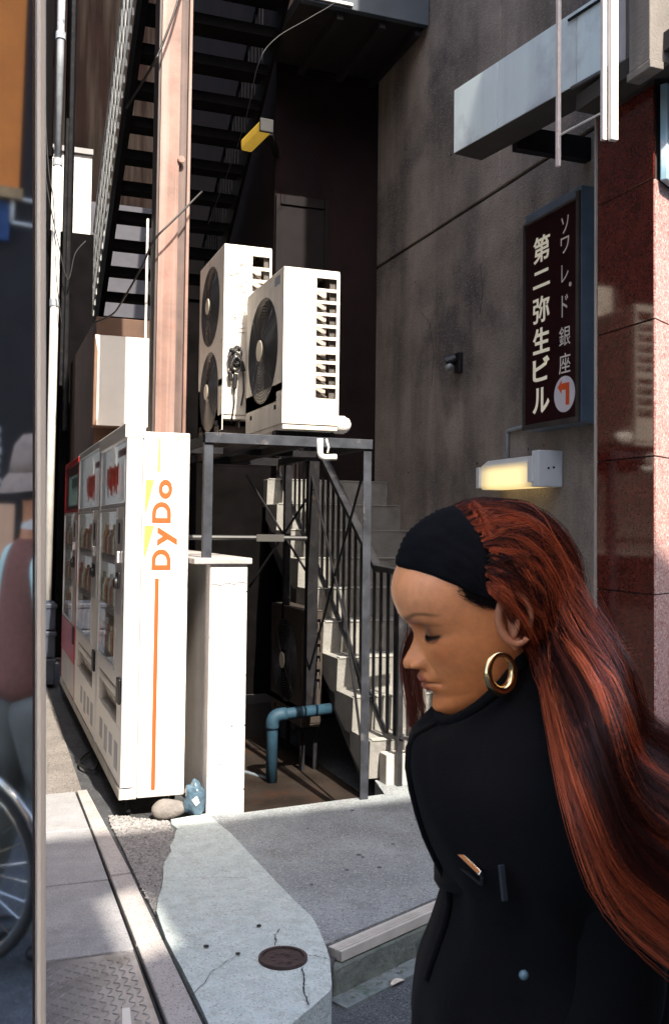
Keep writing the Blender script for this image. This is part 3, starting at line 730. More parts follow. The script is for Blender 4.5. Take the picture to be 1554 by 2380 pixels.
def vending(y0, y1, ztop, label, red=False, prints=False, seed=1):
    rg = random.Random(seed)
    xf, xb = 0.690, 1.015
    t = thing('vending_machine', label, 'vending machine', (0.85, (y0 + y1) / 2, 0.0), 'vending machines in a row along the alley')
    zb = 0.085
    body = VRED if red else VMW
    box('cabinet', VMW, t, 0.775, xb, y0, y1, zb, ztop - (0.035 if prints else 0), 0.006)
    if prints: box('side_cap', VMW, t, 0.681, 0.786, y0 - 0.004, y1, ztop - 0.07, ztop + 0.008, 0.006)
    # door: frame pieces leave openings for the sign, the display and the slot
    wy0, wy1 = y0 + 0.33, y1 - 0.07          # display opening (coin panel on the near side)
    zs_, zw0, zw1 = 1.575, 0.70, 1.545
    sy0, sy1, sz0, sz1 = y0 + 0.22, y1 - 0.14, 0.42, 0.61
    d = MB()
    d.box(xf, 0.773, y0 + 0.001, y0 + 0.035, zb, ztop - 0.07)      # jambs
    d.box(xf, 0.773, y1 - 0.03, y1 - 0.001, zb, ztop)
    d.box(xf, 0.773, y0 + 0.0355, y1 - 0.0305, ztop - 0.045, ztop)
    d.box(xf + 0.004, 0.773, y0 + 0.0355, y1 - 0.0305, zs_ - 0.012, zs_ + 0.012)
    d.build('door_frame', ALU if not red else VRED, t, bevel=0.004)
    p = MB()
    p.box(xf + 0.003, 0.773, y0 + 0.036, wy0, zw0, zs_ - 0.0125)
    p.box(xf + 0.003, 0.773, wy1, y1 - 0.031, zw0, zs_ - 0.0125)
    p.box(xf + 0.003, 0.773, wy0 + 0.0005, wy1 - 0.0005, zw1, zs_ - 0.0125)
    p.box(xf + 0.003, 0.773, y0 + 0.036, y1 - 0.031, sz1, zw0 - 0.0005)
    p.box(xf + 0.003, 0.773, y0 + 0.036, sy0, sz0, sz1 - 0.0005)
    p.box(xf + 0.003, 0.773, sy1, y1 - 0.031, sz0, sz1 - 0.0005)
    p.box(xf + 0.003, 0.773, y0 + 0.036, y1 - 0.031, zb + 0.05, sz0 - 0.0005)
    dp = p.build('door', VMW if not red else M('vending_cream', (0.5, 0.48, 0.45), 0.4), t, bevel=0.002)
    box('kick_rail', M('kick_grey', (0.30, 0.28, 0.25), 0.5, var=0.25), t, xf - 0.006, 0.772, y0 + 0.002, y1 - 0.002, zb - 0.004, zb + 0.049, 0.003)
    # sign box over the display
    sg = box('sign_window', VRED if red else M('sign_silver', (0.62, 0.62, 0.65), 0.3, var=0.15, emit=((0.95, 0.97, 1.0), 0.16)), t, 0.72, 0.73, y0 + 0.04, y1 - 0.035, zs_ + 0.016, ztop - 0.05)
    if red:
        box('print_panel', M('mint_panel', (0.40, 0.60, 0.54), 0.4, var=0.15, emit=((0.6, 0.9, 0.8), 0.08)), sg, 0.714, 0.7195, y0 + 0.15, y1 - 0.12, zs_ + 0.05, ztop - 0.12)
        for k in range(9): box('print_mark', M('dark_green', (0.02, 0.08, 0.06), 0.5), sg, 0.711, 0.7138, y0 + 0.25 + k * 0.07, y0 + 0.28 + k * 0.07, zs_ + 0.16 + 0.02 * (k % 3), zs_ + 0.27 + 0.014 * (k % 2), 0.004)
    else:
        box('print_band', VRED, sg, 0.7145, 0.7195, y0 + 0.05, y0 + 0.52, 1.845, 1.885)
        q = MB(); q.disc((0.7143, y0 + 0.72, 1.83), (-1, 0, 0), 0, 0.10, 0.004, 28); q.build('cap_print', M('cap_white', (0.75, 0.72, 0.68), 0.4, emit=((1, 0.95, 0.9), 0.15)), sg)
        for k in range(11):
            yy = y0 + 0.44 + k * 0.047; hh = rg.uniform(0.07, 0.15)
            q = MB(); q.prism([(0.7085, yy, 1.79 + rg.uniform(-0.01, 0.03)), (0.7085, yy + 0.04, 1.80), (0.7085, yy + 0.03, 1.78 - hh), (0.7085, yy + 0.012, 1.77 - hh)], (-0.004, 0, 0))
            q.build('drip_print', DROP if k % 3 else VRED, sg)
        q = MB()
        q.prism([(0.7135, y0 + 0.22, 1.60), (0.7135, y0 + 0.36, 1.60), (0.7135, y0 + 0.33, 1.80), (0.7135, y0 + 0.29, 1.83), (0.7135, y0 + 0.25, 1.80)], (-0.004, 0, 0))
        q.build('bottle_print', M('bottle_print_grey', (0.62, 0.60, 0.58), 0.35, emit=((0.9, 0.85, 0.8), 0.12)), sg)
    box('sign_pane', PANE, t, 0.696, 0.700, y0 + 0.037, y1 - 0.032, zs_ + 0.0125, ztop - 0.0455)
    # display with three shelves of sample bottles
    box('display_back', DISP, t, 0.742, 0.772, wy0 + 0.001, wy1 - 0.001, zw0, zw1)
    nb = 9
    for s, zz in enumerate((0.985, 1.27, 0.72)):
        sh = box('shelf', M('shelf_white', (0.6, 0.6, 0.6), 0.5), t, 0.703, 0.741, wy0 + 0.002, wy1 - 0.002, zz, zz + 0.028)
        q = MB()
        for k in range(26):
            yy = wy0 + 0.012 + k * (wy1 - wy0 - 0.03) / 26
            q.box(0.6985, 0.7025, yy, yy + 0.016, zz - 0.022, zz + 0.022)
        stuff(q.build('price_tag', M('price_tags', (0.72, 0.70, 0.68), 0.4, var=0.3, vs=60), sh))
        for mi in range(len(BOT)):
            q = MB(); got = False
            for k in range(nb):
                if (k * 7 + s * 5 + seed) % len(BOT) != mi: continue
                got = True
                yy = wy0 + 0.05 + k * (wy1 - wy0 - 0.09) / (nb - 1); hh = 0.17 if (k + s) % 4 else 0.2
                pts = [(0.718, yy, zz + 0.0285), (0.718, yy, zz + hh * 0.72), (0.718, yy, zz + hh * 0.85), (0.718, yy, zz + hh)]
                q.tube(pts, [0.022, 0.022, 0.011, 0.011], 9)
            if got: stuff(q.build('sample_bottles', BOT[mi], sh, smooth=True))
    if not red:
        box('sample_card', CARD, t, 0.725, 0.741, wy0 + 0.12, wy1 - 0.06, 0.75, 0.965)
    box('display_pane', PANE, t, 0.692, 0.6945, wy0 + 0.001, wy1 - 0.001, zw0 + 0.002, zw1 - 0.002)
    q = MB()
    for a in ((wy0 - 0.012, wy0 + 0.006, zw0 - 0.012, zw1 + 0.012), (wy1 - 0.006, wy1 + 0.012, zw0 - 0.012, zw1 + 0.012)): q.box(xf - 0.004, xf + 0.0025, *a)
    q.box(xf - 0.004, xf + 0.0025, wy0 + 0.0065, wy1 - 0.0065, zw1 - 0.004, zw1 + 0.012); q.box(xf - 0.004, xf + 0.0025, wy0 + 0.0065, wy1 - 0.0065, zw0 - 0.012, zw0 + 0.004)
    q.build('window_trim', ALU, t, bevel=0.0015)
    # coin panel
    yc = y0 + 0.06
    c = box('coin_panel', M('panel_silver', (0.62, 0.61, 0.6), 0.3, metal=0.3), t, xf - 0.003, xf + 0.0025, yc, wy0 - 0.02, 1.0, 1.50, 0.002)
    box('coin_slot', BLACK_PLASTIC, c, xf - 0.008, xf - 0.0032, yc + 0.11, yc + 0.15, 1.37, 1.48, 0.002)
    box('note_slot', BLACK_PLASTIC, c, xf - 0.014, xf - 0.0032, yc + 0.06, yc + 0.17, 1.14, 1.22, 0.004)
    q = MB(); q.tube([(xf - 0.003, yc + 0.12, 1.165), (xf - 0.03, yc + 0.12, 1.165)], [0.035, 0.03], 18); q.build('lock', BLACK_PLASTIC, c, bevel=0.004)
    box('return_lever', ALU, c, xf - 0.02, xf - 0.0032, yc + 0.08, yc + 0.10, 1.27, 1.33, 0.003)
    box('change_tray', BLACK_PLASTIC, t, xf - 0.012, xf + 0.0028, y0 + 0.05, y0 + 0.15, 0.55, 0.68, 0.006)
    # retrieval slot
    box('slot_recess', BLACK, t, 0.760, 0.772, sy0 + 0.001, sy1 - 0.001, sz0, sz1)
    q = MB(); q.prism([(0.700, sy0 + 0.01, sz1 - 0.045), (0.712, sy0 + 0.01, sz1 - 0.045), (0.755, sy0 + 0.01, sz0 + 0.01), (0.743, sy0 + 0.01, sz0 + 0.01)], (0, sy1 - sy0 - 0.02, 0))
    q.build('slot_flap', M('flap_brown', (0.12, 0.09, 0.06), 0.25, var=0.3), t, bevel=0.003)
    box('flap_handle', M('flap_bar', (0.75, 0.72, 0.66), 0.4), t, 0.688, 0.714, sy0 + 0.02, sy1 - 0.02, sz1 - 0.052, sz1 - 0.018, 0.006)
    if red: box('lower_red_panel', VRED, t, xf - 0.004, xf + 0.0025, y0 + 0.037, y1 - 0.032, 0.40, 0.68, 0.002)
    else:
        for k in range(4): box('notice_sticker', M('sticker_grey', (0.35, 0.36, 0.40), 0.5, var=0.1), t, xf + 0.0010, xf + 0.0029, y0 + 0.15 + k * 0.22, y0 + 0.27 + k * 0.22, 0.19 + 0.03 * (k % 2), 0.33)
    for yy in (y0 + 0.08, y1 - 0.08):
        for xx in (0.745, 0.97):
            q = MB(); q.tube([(xx, yy, 0.0), (xx, yy, zb)], 0.014, 10); q.build('foot', DARK_METAL, t)
    return t

v1 = vending(4.997, 6.162, 1.985, 'nearest white vending machine, with red lettering and a red stripe on its side', prints=True, seed=1)
v2 = vending(6.175, 7.58, 2.0, 'middle vending machine of the row, white with drip pictures in its upper sign', seed=2)
v3 = vending(7.60, 8.85, 1.99, 'farthest vending machine of the row, with a red top and a red lower panel', red=True, seed=3)
# printed side of the nearest machine (flat print, a fraction of a millimetre proud)
ysd = 4.9968
def sprint(nm, pts, m, dy=0.0014):
    q = MB(); q.prism([(x, ysd, z) for x, z in pts], (0, -dy, 0)); return q.build(nm, m, v1)
sprint('print_stripe', [(0.845, 0.122), (0.866, 0.122), (0.866, 1.196), (0.845, 1.196)], ORG)
sprint('print_bar', [(0.846, 1.745), (0.862, 1.745), (0.862, 1.918), (0.852, 1.918)], AMB)
sprint('print_flash', [(0.789, 1.702), (0.832, 1.703), (0.800, 1.56), (0.787, 1.520)], YEL)
sprint('print_flash', [(0.787, 1.466), (0.837, 1.467), (0.800, 1.33), (0.785, 1.287)], YEL)
for ch, zr, xr2 in (('D', (1.239, 1.346), (0.826, 0.924)), ('y', (1.362, 1.462), (0.853, 0.956)), ('D', (1.481, 1.590), (0.824, 0.922)), ('o', (1.606, 1.706), (0.856, 0.926))):
    fit_text('print_letter', ch, (zr[0], zr[1], -xr2[1], -xr2[0]), (0, ysd, 0), (0, 0, 1), (-1, 0, 0), ORG, v1, 0.035)
sprint('corner_sticker', [(0.935, 1.90), (0.945, 1.93), (0.965, 1.945), (1.012, 1.945), (1.012, 1.925), (0.985, 1.93)], M('sticker_dark', (0.33, 0.31, 0.29), 0.5))
q = MB(); q.box(0.691, 0.755, 4.9945, 4.9966, 0.085, 0.137); q.build('corner_plate', VMW, v1, bevel=0.001)
q = MB(); q.box(0.691, 0.751, 4.9942, 4.9966, 0.139, 0.143); q.build('corner_gap', BLACK, v1)
# ------------------------------------------------------------------ air conditioners
FANBLK = M('fan_guard', (0.06, 0.06, 0.065), 0.45, metal=0.3)
BLADE = M('fan_blade', (0.05, 0.052, 0.06), 0.4)
COIL = M('coil_dark', (0.07, 0.06, 0.052), 0.6, var=0.4, vs=30)
def aircon(x0, x1, y0, y1, z0, z1, fans, label, grille, loc, paint=AC_WHITE, seam=0.22, rows=10, dirty=False):
    t = thing('air_conditioner', label, 'air conditioner', loc, None)
    xm = x0 + 0.03
    # casing shell: top, back, far end, bottom tray
    c = MB()
    c.box(x0, x1, y0, y1, z1 - 0.012, z1)
    c.box(x1 - 0.010, x1, y0 + 0.0105, y1 - 0.0105, z0 + 0.03, z1 - 0.0125)
    c.box(x0, x1, y1 - 0.010, y1, z0 + 0.03, z1 - 0.0125)
    c.box(x0 + 0.004, x1 - 0.004, y0 + 0.004, y1 - 0.004, z0, z0 + 0.0295)
    c.build('casing', paint, t, bevel=0.004)
    # fan side faces the alley (-X)
    ry = (y1 - y0) * 0.40 if fans == 1 else (y1 - y0) * 0.37
    cys = (y0 + y1) / 2 + 0.02
    zcs = [z1 - 0.09 - ry] if fans == 1 else [z1 - 0.06 - ry, z1 - 0.10 - 3 * ry]
    f = MB(); N = 40
    # front plate with round openings: strips between square ring and circle
    edges_z = [z1 - 0.0125]
    for zc_ in zcs: edges_z += [zc_ + ry * 1.06, zc_ - ry * 1.06]
    zlow = z0 + 0.03
    prev = z1 - 0.0125
    for zc_ in zcs:
        zt, zb_ = zc_ + ry * 1.06, zc_ - ry * 1.06
        f.box(x0, x0 + 0.006, y0, y1, zt, prev)
        outer = []; inner = []
        for k in range(N):
            a = 2 * math.pi * k / N; ca, sa = math.cos(a), math.sin(a)
            inner.append((cys + ry * ca, zc_ + ry * sa))
            yy = y1 if ca > 0 else y0
            ty = (yy - cys) / ca if abs(ca) > 1e-6 else 1e9
            tz = ((zt if sa > 0 else zb_) - zc_) / sa if abs(sa) > 1e-6 else 1e9
            s_ = min(ty, tz); outer.append((cys + s_ * ca, zc_ + s_ * sa))
        vs = [(x0, *p) for p in outer] + [(x0, *p) for p in inner] + [(x0 + 0.03, *p) for p in inner]
        fs = []
        for k in range(N):
            j = (k + 1) % N
            fs += [(k, j, N + j, N + k), (N + k, N + j, 2 * N + j, 2 * N + k)]
        f.add(vs, fs)
        # square corners
        for yy in (y0, y1):
            for zz in (zt, zb_):
                ks = sorted(range(N), key=lambda k: (outer[k][0] - yy) ** 2 + (outer[k][1] - zz) ** 2)[:2]
                f.add([(x0, yy, zz), (x0, *outer[ks[0]]), (x0, *outer[ks[1]])], [(0, 1, 2)])
        prev = zb_
    sm = zlow + seam
    f.box(x0, x0 + 0.006, y0, y1, sm + 0.002, prev)
    f.box(x0 + 0.001, x0 + 0.006, y0 + 0.11, y1, zlow, sm - 0.002)
    f.box(x0 - 0.001, x0 + 0.006, y0, y0 + 0.107, zlow, sm - 0.04)
    f.box(x0 + 0.001, x0 + 0.006, y0, y0 + 0.107, sm - 0.038, sm - 0.002)
    f.build('front_panel', paint, t)
    for zc_ in zcs:
        g = MB()
        for k in range(13):
            rr = ry * (0.30 + 0.68 * k / 12); n_ = 36
            ring = [(x0 - 0.012 * (1 - (rr / ry) ** 2) - 0.002, cys + rr * math.cos(2 * math.pi * i / n_), zc_ + rr * math.sin(2 * math.pi * i / n_)) for i in range(n_ + 1)]
            g.tube(ring, 0.0022, 4, cap=False)
        for k in range(4):
            a = math.pi / 4 + k * math.pi / 2
            g.tube([(x0 - 0.013, cys + ry * 0.2 * math.cos(a), zc_ + ry * 0.2 * math.sin(a)), (x0 - 0.002, cys + ry * math.cos(a), zc_ + ry * math.sin(a))], 0.004, 5)
        gd = g.build('fan_guard', FANBLK, t, smooth=True)
        g = MB(); g.disc((x0 - 0.015, cys, zc_), (-1, 0, 0), 0, ry * 0.2, 0.008, 24); g.build('hub_disc', M('hub_cream', (0.50, 0.47, 0.38), 0.4, var=0.1), gd, bevel=0.003)
        g = MB()
        for k in range(3):
            a0 = k * 2.094 + 0.5
            vs = []
            for i in range(6):
                a = a0 + 1.25 * i / 5
                for rr, off in ((ry * 0.22, 0.05), (ry * 0.6, 0.055 + 0.02 * i / 5), (ry * 0.94, 0.045 + 0.04 * i / 5)):
                    vs.append((x0 + off, cys + rr * math.cos(a), zc_ + rr * math.sin(a)))
            g.add(vs, [(3 * i + s_, 3 * i + s_ + 1, 3 * i + s_ + 4, 3 * i + s_ + 3) for i in range(5) for s_ in (0, 1)])
        g.build('fan_blade', BLADE, gd, fix=False, smooth=True)
        g = MB(); g.box(x0 + 0.11, x0 + 0.12, y0 + 0.02, y1 - 0.02, zc_ - ry, zc_ + ry); g.build('inner_plate', COIL, gd)
    for yy, zz in ((y0 + 0.12, zcs[-1] - ry - 0.02), (y1 - 0.14, zcs[-1] - ry - 0.03)):
        box('vent_slot', BLACK, t, x0 - 0.0012, x0 + 0.002, yy, yy + 0.035, zz - 0.04, zz - 0.015)
    # grille end faces the street (-Y)
    gx0, gx1, gz0, gz1 = grille
    e = MB()
    e.box(x0, gx0, y0 - 0.002, y0 + 0.0095, z0 + 0.03, z1 - 0.0125)
    e.box(gx1, x1, y0 - 0.002, y0 + 0.0095, z0 + 0.03, z1 - 0.0125)
    e.box(gx0, gx1, y0 - 0.002, y0 + 0.0095, gz1, z1 - 0.0125)
    e.box(gx0, gx1, y0 - 0.002, y0 + 0.0095, z0 + 0.03, gz0)
    e.build('end_panel', paint, t)
    pitch = (gz1 - gz0) / rows
    for k in range(1, rows):
        zc2 = gz0 + pitch * k
        th = pitch * 0.13 if k != rows // 2 - 1 else pitch * 0.30
        box('grille_bar', paint, t, gx0, gx1, y0 - 0.002, y0 + 0.008, zc2 - th, zc2 + th)
    box('coil_pack', COIL, t, gx0 + (gx1 - gx0) * 0.72, x1 - 0.012, y0 + 0.02, y1 - 0.05, z0 + 0.05, z1 - 0.03)
    box('partition', M('partition_steel', (0.42, 0.36, 0.32), 0.5, metal=0.4, var=0.2, vs=16), t, gx0 - 0.03, gx0 + (gx1 - gx0) * 0.62, y0 + 0.045, y0 + 0.055, z0 + 0.05, gz1 - pitch * 0.9)
    for k in range(rows - 1):
        zc2 = gz0 + pitch * (k + 0.5)
        q = MB(); q.tube([(gx0 - 0.01, y0 + 0.035, zc2 + pitch * 0.35), (gx0 + (gx1 - gx0) * 0.62, y0 + 0.03, zc2 - pitch * 0.35)], 0.007, 6); q.build('coil_pipe', COIL, t)
    for yy in (y0 + 0.10, y1 - 0.14):
        box('foot', DARK_METAL, t, x0 - 0.01, x1 + 0.015, yy, yy + 0.05, z0 - 0.03, z0 - 0.0005)
    return t

ac1 = aircon(1.492, 1.812, 4.93, 5.69, 1.992, 2.868, 1, 'nearer outdoor air conditioner on the steel rack, single fan and bright grille side', (1.678, 1.794, 2.166, 2.823), (1.65, 5.3, 1.96))
ac2 = aircon(1.366, 1.669, 5.78, 6.48, 2.125, 3.21, 2, 'taller air conditioner with two fans and a hanging cable, behind the nearer unit', (1.545, 1.655, 2.45, 3.15), (1.5, 6.1, 1.96), rows=9)
LBL = M('label_blue', (0.16, 0.22, 0.28), 0.5, var=0.4, vs=90); LBW = M('label_pale', (0.62, 0.60, 0.55), 0.5, var=0.2, vs=90)
box('label_plate', LBL, ac1, 1.4908, 1.4918, 5.0, 5.10, 2.79, 2.84)
box('label_plate', LBW, ac1, 1.4908, 1.4918, 5.12, 5.19, 2.80, 2.83)
box('label_plate', LBW, ac1, 1.55, 1.63, 4.9268, 4.9278, 2.10, 2.15)
box('label_plate', LBW, ac2, 1.42, 1.50, 5.7768, 5.7778, 2.20, 2.27)
# blocks lifting the rear unit
for yy in (5.86, 6.32): box('foot_block', M('block_concrete', (0.10, 0.08, 0.07), 0.9, var=0.3), ac2, 1.36, 1.67, yy, yy + 0.10, 1.985, 2.092)
# round pipe cover and white drain elbow of the nearer unit
q = MB(); q.tube([(1.815, 5.0, 2.035), (1.86, 5.0, 2.035), (1.89, 5.0, 2.033), (1.905, 5.0, 2.03)], [0.048, 0.048, 0.040, 0.02], 20); q.build('pipe_cover', VMW, ac1, smooth=True)
for k in range(4):
    q = MB(); q.disc((1.822 + k * 0.014, 5.0, 2.035), (1, 0, 0), 0.046, 0.0505, 0.005, 20); q.build('cover_rib', VMW, ac1)
q = MB(); q.tube([(1.70, 4.905, 1.945), (1.70, 4.905, 1.89)] + arc((1.70, 4.905, 1.875), (1.70, 4.905, 1.845), (1.73, 4.90, 1.845)) + [(1.79, 4.895, 1.848)], 0.017, 12); q.build('drain_elbow', VMW, ac1, smooth=True)
q = MB(); q.tube([(1.735, 4.905, 1.945), (1.748, 4.903, 1.90), (1.742, 4.903, 1.87)], 0.006, 8); q.build('drain_clip', VMW, ac1, smooth=True)
# thin grey squiggles on the rear unit end
SQUIGGLE = M('grey_squiggle', (0.36, 0.33, 0.30), 0.7, var=0.2)
rg = random.Random(5)
for k in range(15):
    zz = 3.08 - k * 0.030 + rg.uniform(-0.008, 0.008); xx = 1.395 + rg.uniform(0, 0.08)
    q = MB(); pts = [(xx + rg.uniform(-0.02, 0.03) + 0.012 * i, 5.7768, zz + rg.uniform(-0.016, 0.016)) for i in range(4)]
    q.tube(pts, [0.0012, rg.uniform(0.002, 0.005), rg.uniform(0.002, 0.004), 0.001], 4); q.build('grey_squiggle', SQUIGGLE, ac2)
cc_ = thing('cable_coil', 'black coil of cable and connectors hanging on the taller air conditioner', 'cable', (1.44, 5.76, 2.4))
q = MB()
for k in range(5):
    a = rg.uniform(0, 6); r_x, r_z = rg.uniform(0.02, 0.035), rg.uniform(0.03, 0.055); cz = 2.50 + rg.uniform(-0.05, 0.05); cx = 1.44 + rg.uniform(-0.014, 0.018)
    q.tube([(cx + r_x * math.cos(a + t * 0.5), 5.755 - 0.006 * k + 0.004 * math.sin(t), cz + r_z * math.sin(a + t * 0.5)) for t in range(10 + k)], 0.0065, 6)
q.tube([(1.425, 5.752, 2.56), (1.395, 5.75, 2.50), (1.40, 5.75, 2.44), (1.43, 5.75, 2.40)], 0.007, 6)
q.build('loop', BLACK_PLASTIC, cc_, smooth=True)
for a, b in (((1.44, 5.75, 2.40), (1.435, 5.75, 2.31)), ((1.475, 5.75, 2.48), (1.49, 5.75, 2.42)), ((1.405, 5.75, 2.41), (1.41, 5.75, 2.36)), ((1.40, 5.75, 2.55), (1.44, 5.75, 2.535))):
    q = MB(); q.tube([a, b], 0.015, 8); q.build('connector', BLACK_PLASTIC, cc_, bevel=0.003)
q = MB(); q.tube([(1.435, 5.755, 2.31), (1.437, 5.756, 2.22), (1.42, 5.757, 2.10)], 0.005, 6); q.tube([(1.49, 5.755, 2.42), (1.495, 5.756, 2.3), (1.48, 5.757, 2.21)], 0.005, 6); q.build('lead', BLACK_PLASTIC, cc_, smooth=True)

# ------------------------------------------------------------------ steel rack that carries them
rk = thing('equipment_rack', 'dark angle steel rack carrying the air conditioners over the basement opening', 'rack', (1.55, 5.6, 0))
FR = M('rack_steel', (0.045, 0.05, 0.062), 0.5, metal=0.45, var=0.5, vs=10, spots=((0.20, 0.19, 0.185), 9, 0.62))
zt = 1.952
q = MB(); q.box(1.075, 2.005, 4.905, 4.912, 1.90, zt); q.box(1.075, 2.005, 4.9125, 4.955, zt - 0.007, zt); q.build('front_beam', FR, rk, bevel=0.001)
q = MB(); q.box(1.075, 1.12, 4.917, 4.924, 1.305, 1.90); q.box(1.075, 1.082, 4.9245, 4.96, 1.305, 1.90); q.build('post', FR, rk)
q = MB(); q.box(1.958, 2.004, 4.917, 4.924, 0.0, 1.90); q.box(1.997, 2.004, 4.9245, 4.96, 0.0, 1.90); q.build('post', FR, rk)
q = MB(); q.box(2.0, 2.07, 5.98, 6.04, 0.25, 1.90); q.build('post', DARK_METAL, rk)
q = MB(); q.box(1.075, 1.12, 6.50, 6.545, 1.305, 1.90); q.build('post', DARK_METAL, rk)
q = MB(); q.box(2.0, 2.045, 6.50, 6.545, 0.3, 1.90); q.build('post', DARK_METAL, rk)
for x in (1.075, 1.365, 1.60, 1.96): box('cross_beam', DARK_METAL, rk, x, x + 0.045, 4.957, 6.55, 1.90, zt - 0.008)
box('rear_beam', DARK_METAL, rk, 1.075, 2.045, 6.552, 6.60, 1.90, zt)
box('middle_beam', DARK_METAL, rk, 1.12, 1.96, 5.72, 5.765, 1.905, zt - 0.009)
for a, b in (((1.99, 4.95, 1.85), (2.02, 5.98, 0.55)), ((1.99, 4.95, 0.5), (2.02, 5.98, 1.8)), ((2.03, 5.98, 1.72), (1.75, 6.5, 1.05)), ((2.03, 5.98, 1.12), (1.72, 6.5, 1.82)), ((2.0, 4.96, 0.15), (2.1, 5.6, 1.05))):
    q = MB(); q.tube([a, b], 0.008, 8); q.build('brace_rod', DARK_METAL, rk)
q = MB(); q.tube([(1.02, 5.3, 1.405), (1.76, 5.3, 1.405)], 0.014, 8); q.build('tie_rail', M('tie_rail', (0.02, 0.02, 0.021), 0.5, var=0.4), rk)
q = MB(); q.box(1.46, 1.62, 5.28, 5.285, 1.385, 1.425); q.build('rail_sleeve', M('sleeve_pale', (0.05, 0.048, 0.046), 0.6), rk)

# ------------------------------------------------------------------ parapet beside the basement opening
pw = thing('parapet_wall', 'white painted low parapet wall with a concrete cap beside the vending machine', 'wall', (1.2, 5.5, 0))
PWH = M('parapet_white', (0.60, 0.575, 0.56), 0.8, var=0.08, vs=6, bump=0.35, bs=60, streak=0.25, stc=(0.38, 0.35, 0.34), spots=((0.40, 0.37, 0.36), 9, 0.66))
q = MB(); q.box(1.108, 1.305, 4.887, 6.6, -0.02, 1.272); q.build('wall', PWH, pw, bevel=0.004)
box('cap', M('cap_concrete', (0.33, 0.31, 0.30), 0.85, var=0.2, bump=0.3), pw, 1.02, 1.325, 4.868, 6.6, 1.2735, 1.305, 0.005)
q = MB()
pts = [(1.112 + i * 0.021, 4.8862, 1.165 + 0.006 * math.sin(i * 1.9) + i * 0.0015) for i in range(10)]
q.add([v for p in pts for v in ((p[0], p[1], p[2] - 0.0018), (p[0], p[1], p[2] + 0.0018))], [(2 * i, 2 * i + 2, 2 * i + 3, 2 * i + 1) for i in range(9)]); q.build('crack', GROOVE, pw, fix=False)
rg = random.Random(9)
for k in range(13):
    zz = rg.choice((rg.uniform(0.0, 0.5), rg.uniform(0.6, 1.2))); xx = rg.choice((1.111, 1.302, rg.uniform(1.12, 1.29)))
    q = MB(); q.disc((xx, 4.8868, zz), (0, -1, 0), 0, rg.uniform(0.0015, 0.005), 0.0012, 6); q.build('chip', GROOVE, pw)

# ------------------------------------------------------------------ basement opening behind
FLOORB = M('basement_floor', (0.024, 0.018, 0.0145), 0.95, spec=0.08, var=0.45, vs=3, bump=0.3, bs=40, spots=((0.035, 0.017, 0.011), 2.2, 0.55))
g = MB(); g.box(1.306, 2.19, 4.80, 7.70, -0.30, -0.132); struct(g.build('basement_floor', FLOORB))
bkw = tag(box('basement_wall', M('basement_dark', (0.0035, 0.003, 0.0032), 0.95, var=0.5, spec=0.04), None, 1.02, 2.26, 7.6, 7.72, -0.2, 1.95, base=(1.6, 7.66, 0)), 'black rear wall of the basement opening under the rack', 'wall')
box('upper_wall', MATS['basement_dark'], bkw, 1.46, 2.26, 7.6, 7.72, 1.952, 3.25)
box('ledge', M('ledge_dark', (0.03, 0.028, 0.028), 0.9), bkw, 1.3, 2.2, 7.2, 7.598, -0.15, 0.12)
ac3 = aircon(2.0, 2.144, 6.09, 6.80, 0.15, 0.92, 1, 'air conditioner inside the basement opening, its paint darkened for the shade there', (2.06, 2.13, 0.40, 0.86), (2.07, 6.45, 0.1),
             paint=M('ac_shaded', (0.032, 0.024, 0.019), 0.6, var=0.3), seam=0.10, rows=6)  # paint darkened to stand in for the basement shade
for xx, yy in ((2.01, 6.12), (2.10, 6.12), (2.01, 6.72), (2.10, 6.72)): box('stand_leg', DARK_METAL, ac3, xx, xx + 0.03, yy, yy + 0.03, -0.155, 0.1195)
bp = thing('drain_pipe', 'blue plastic drain pipe bending into the basement opening', 'pipe', (1.81, 6.0, -0.15))
BLUEP = M('blue_pvc', (0.016, 0.042, 0.066), 0.6, var=0.3, vs=9, spec=0.25)
q = MB(); q.tube([(1.75, 5.9, -0.155), (1.75, 5.9, 0.20)] + arc((1.75, 5.9, 0.22), (1.75, 5.9, 0.285), (1.81, 5.9, 0.285)) + [(2.15, 5.92, 0.30)], 0.036, 14); q.build('pipe', BLUEP, bp, smooth=True)
q = MB(); q.tube([(1.75, 5.9, 0.20), (1.75, 5.9, 0.215)] + arc((1.75, 5.9, 0.225), (1.75, 5.9, 0.285), (1.81, 5.9, 0.285)) + [(1.84, 5.9, 0.286)], 0.042, 14); q.build('elbow', BLUEP, bp, smooth=True)
q = MB(); q.bar((1.33, 6.85, -0.14), (1.78, 5.92, -0.14), 0.03, 0.03); q.build('floor_trim', M('trim_bluegrey', (0.16, 0.19, 0.22), 0.6), bp)

# ------------------------------------------------------------------ concrete stair along the wall
cs = thing('concrete_stair', 'concrete stair climbing along the grey wall behind the railing', 'stair', (2.7, 6.4, 0))
STEP = M('stair_concrete', (0.22, 0.215, 0.20), 0.85, var=0.22, vs=6, bump=0.4, bs=50, spots=((0.16, 0.16, 0.155), 5, 0.57))
STEPB = M('stair_edge', (0.30, 0.30, 0.28), 0.8, var=0.15)
SY, SZ, RUN, RISE, XL = 5.270, 0.030, 0.278, 0.202, 2.15
for i in range(9):
    ya = SY + RUN * i; za = SZ + RISE * i
    q = MB(); q.prism([(XL, ya, za - 0.02), (XL, ya - 0.018, za + RISE), (XL, ya + RUN + 0.03, za + RISE), (XL, ya + RUN + 0.03, za + RISE - 0.12), (XL, ya + 0.12, za - 0.02)], (3.197 - XL, 0, 0))
    s = q.build('step', STEP, cs, bevel=0.003)
    box('nosing', STEPB, s, XL + 0.01, 3.19, ya - 0.024, ya + 0.03, za + RISE + 0.0005, za + RISE + 0.008)
q = MB()
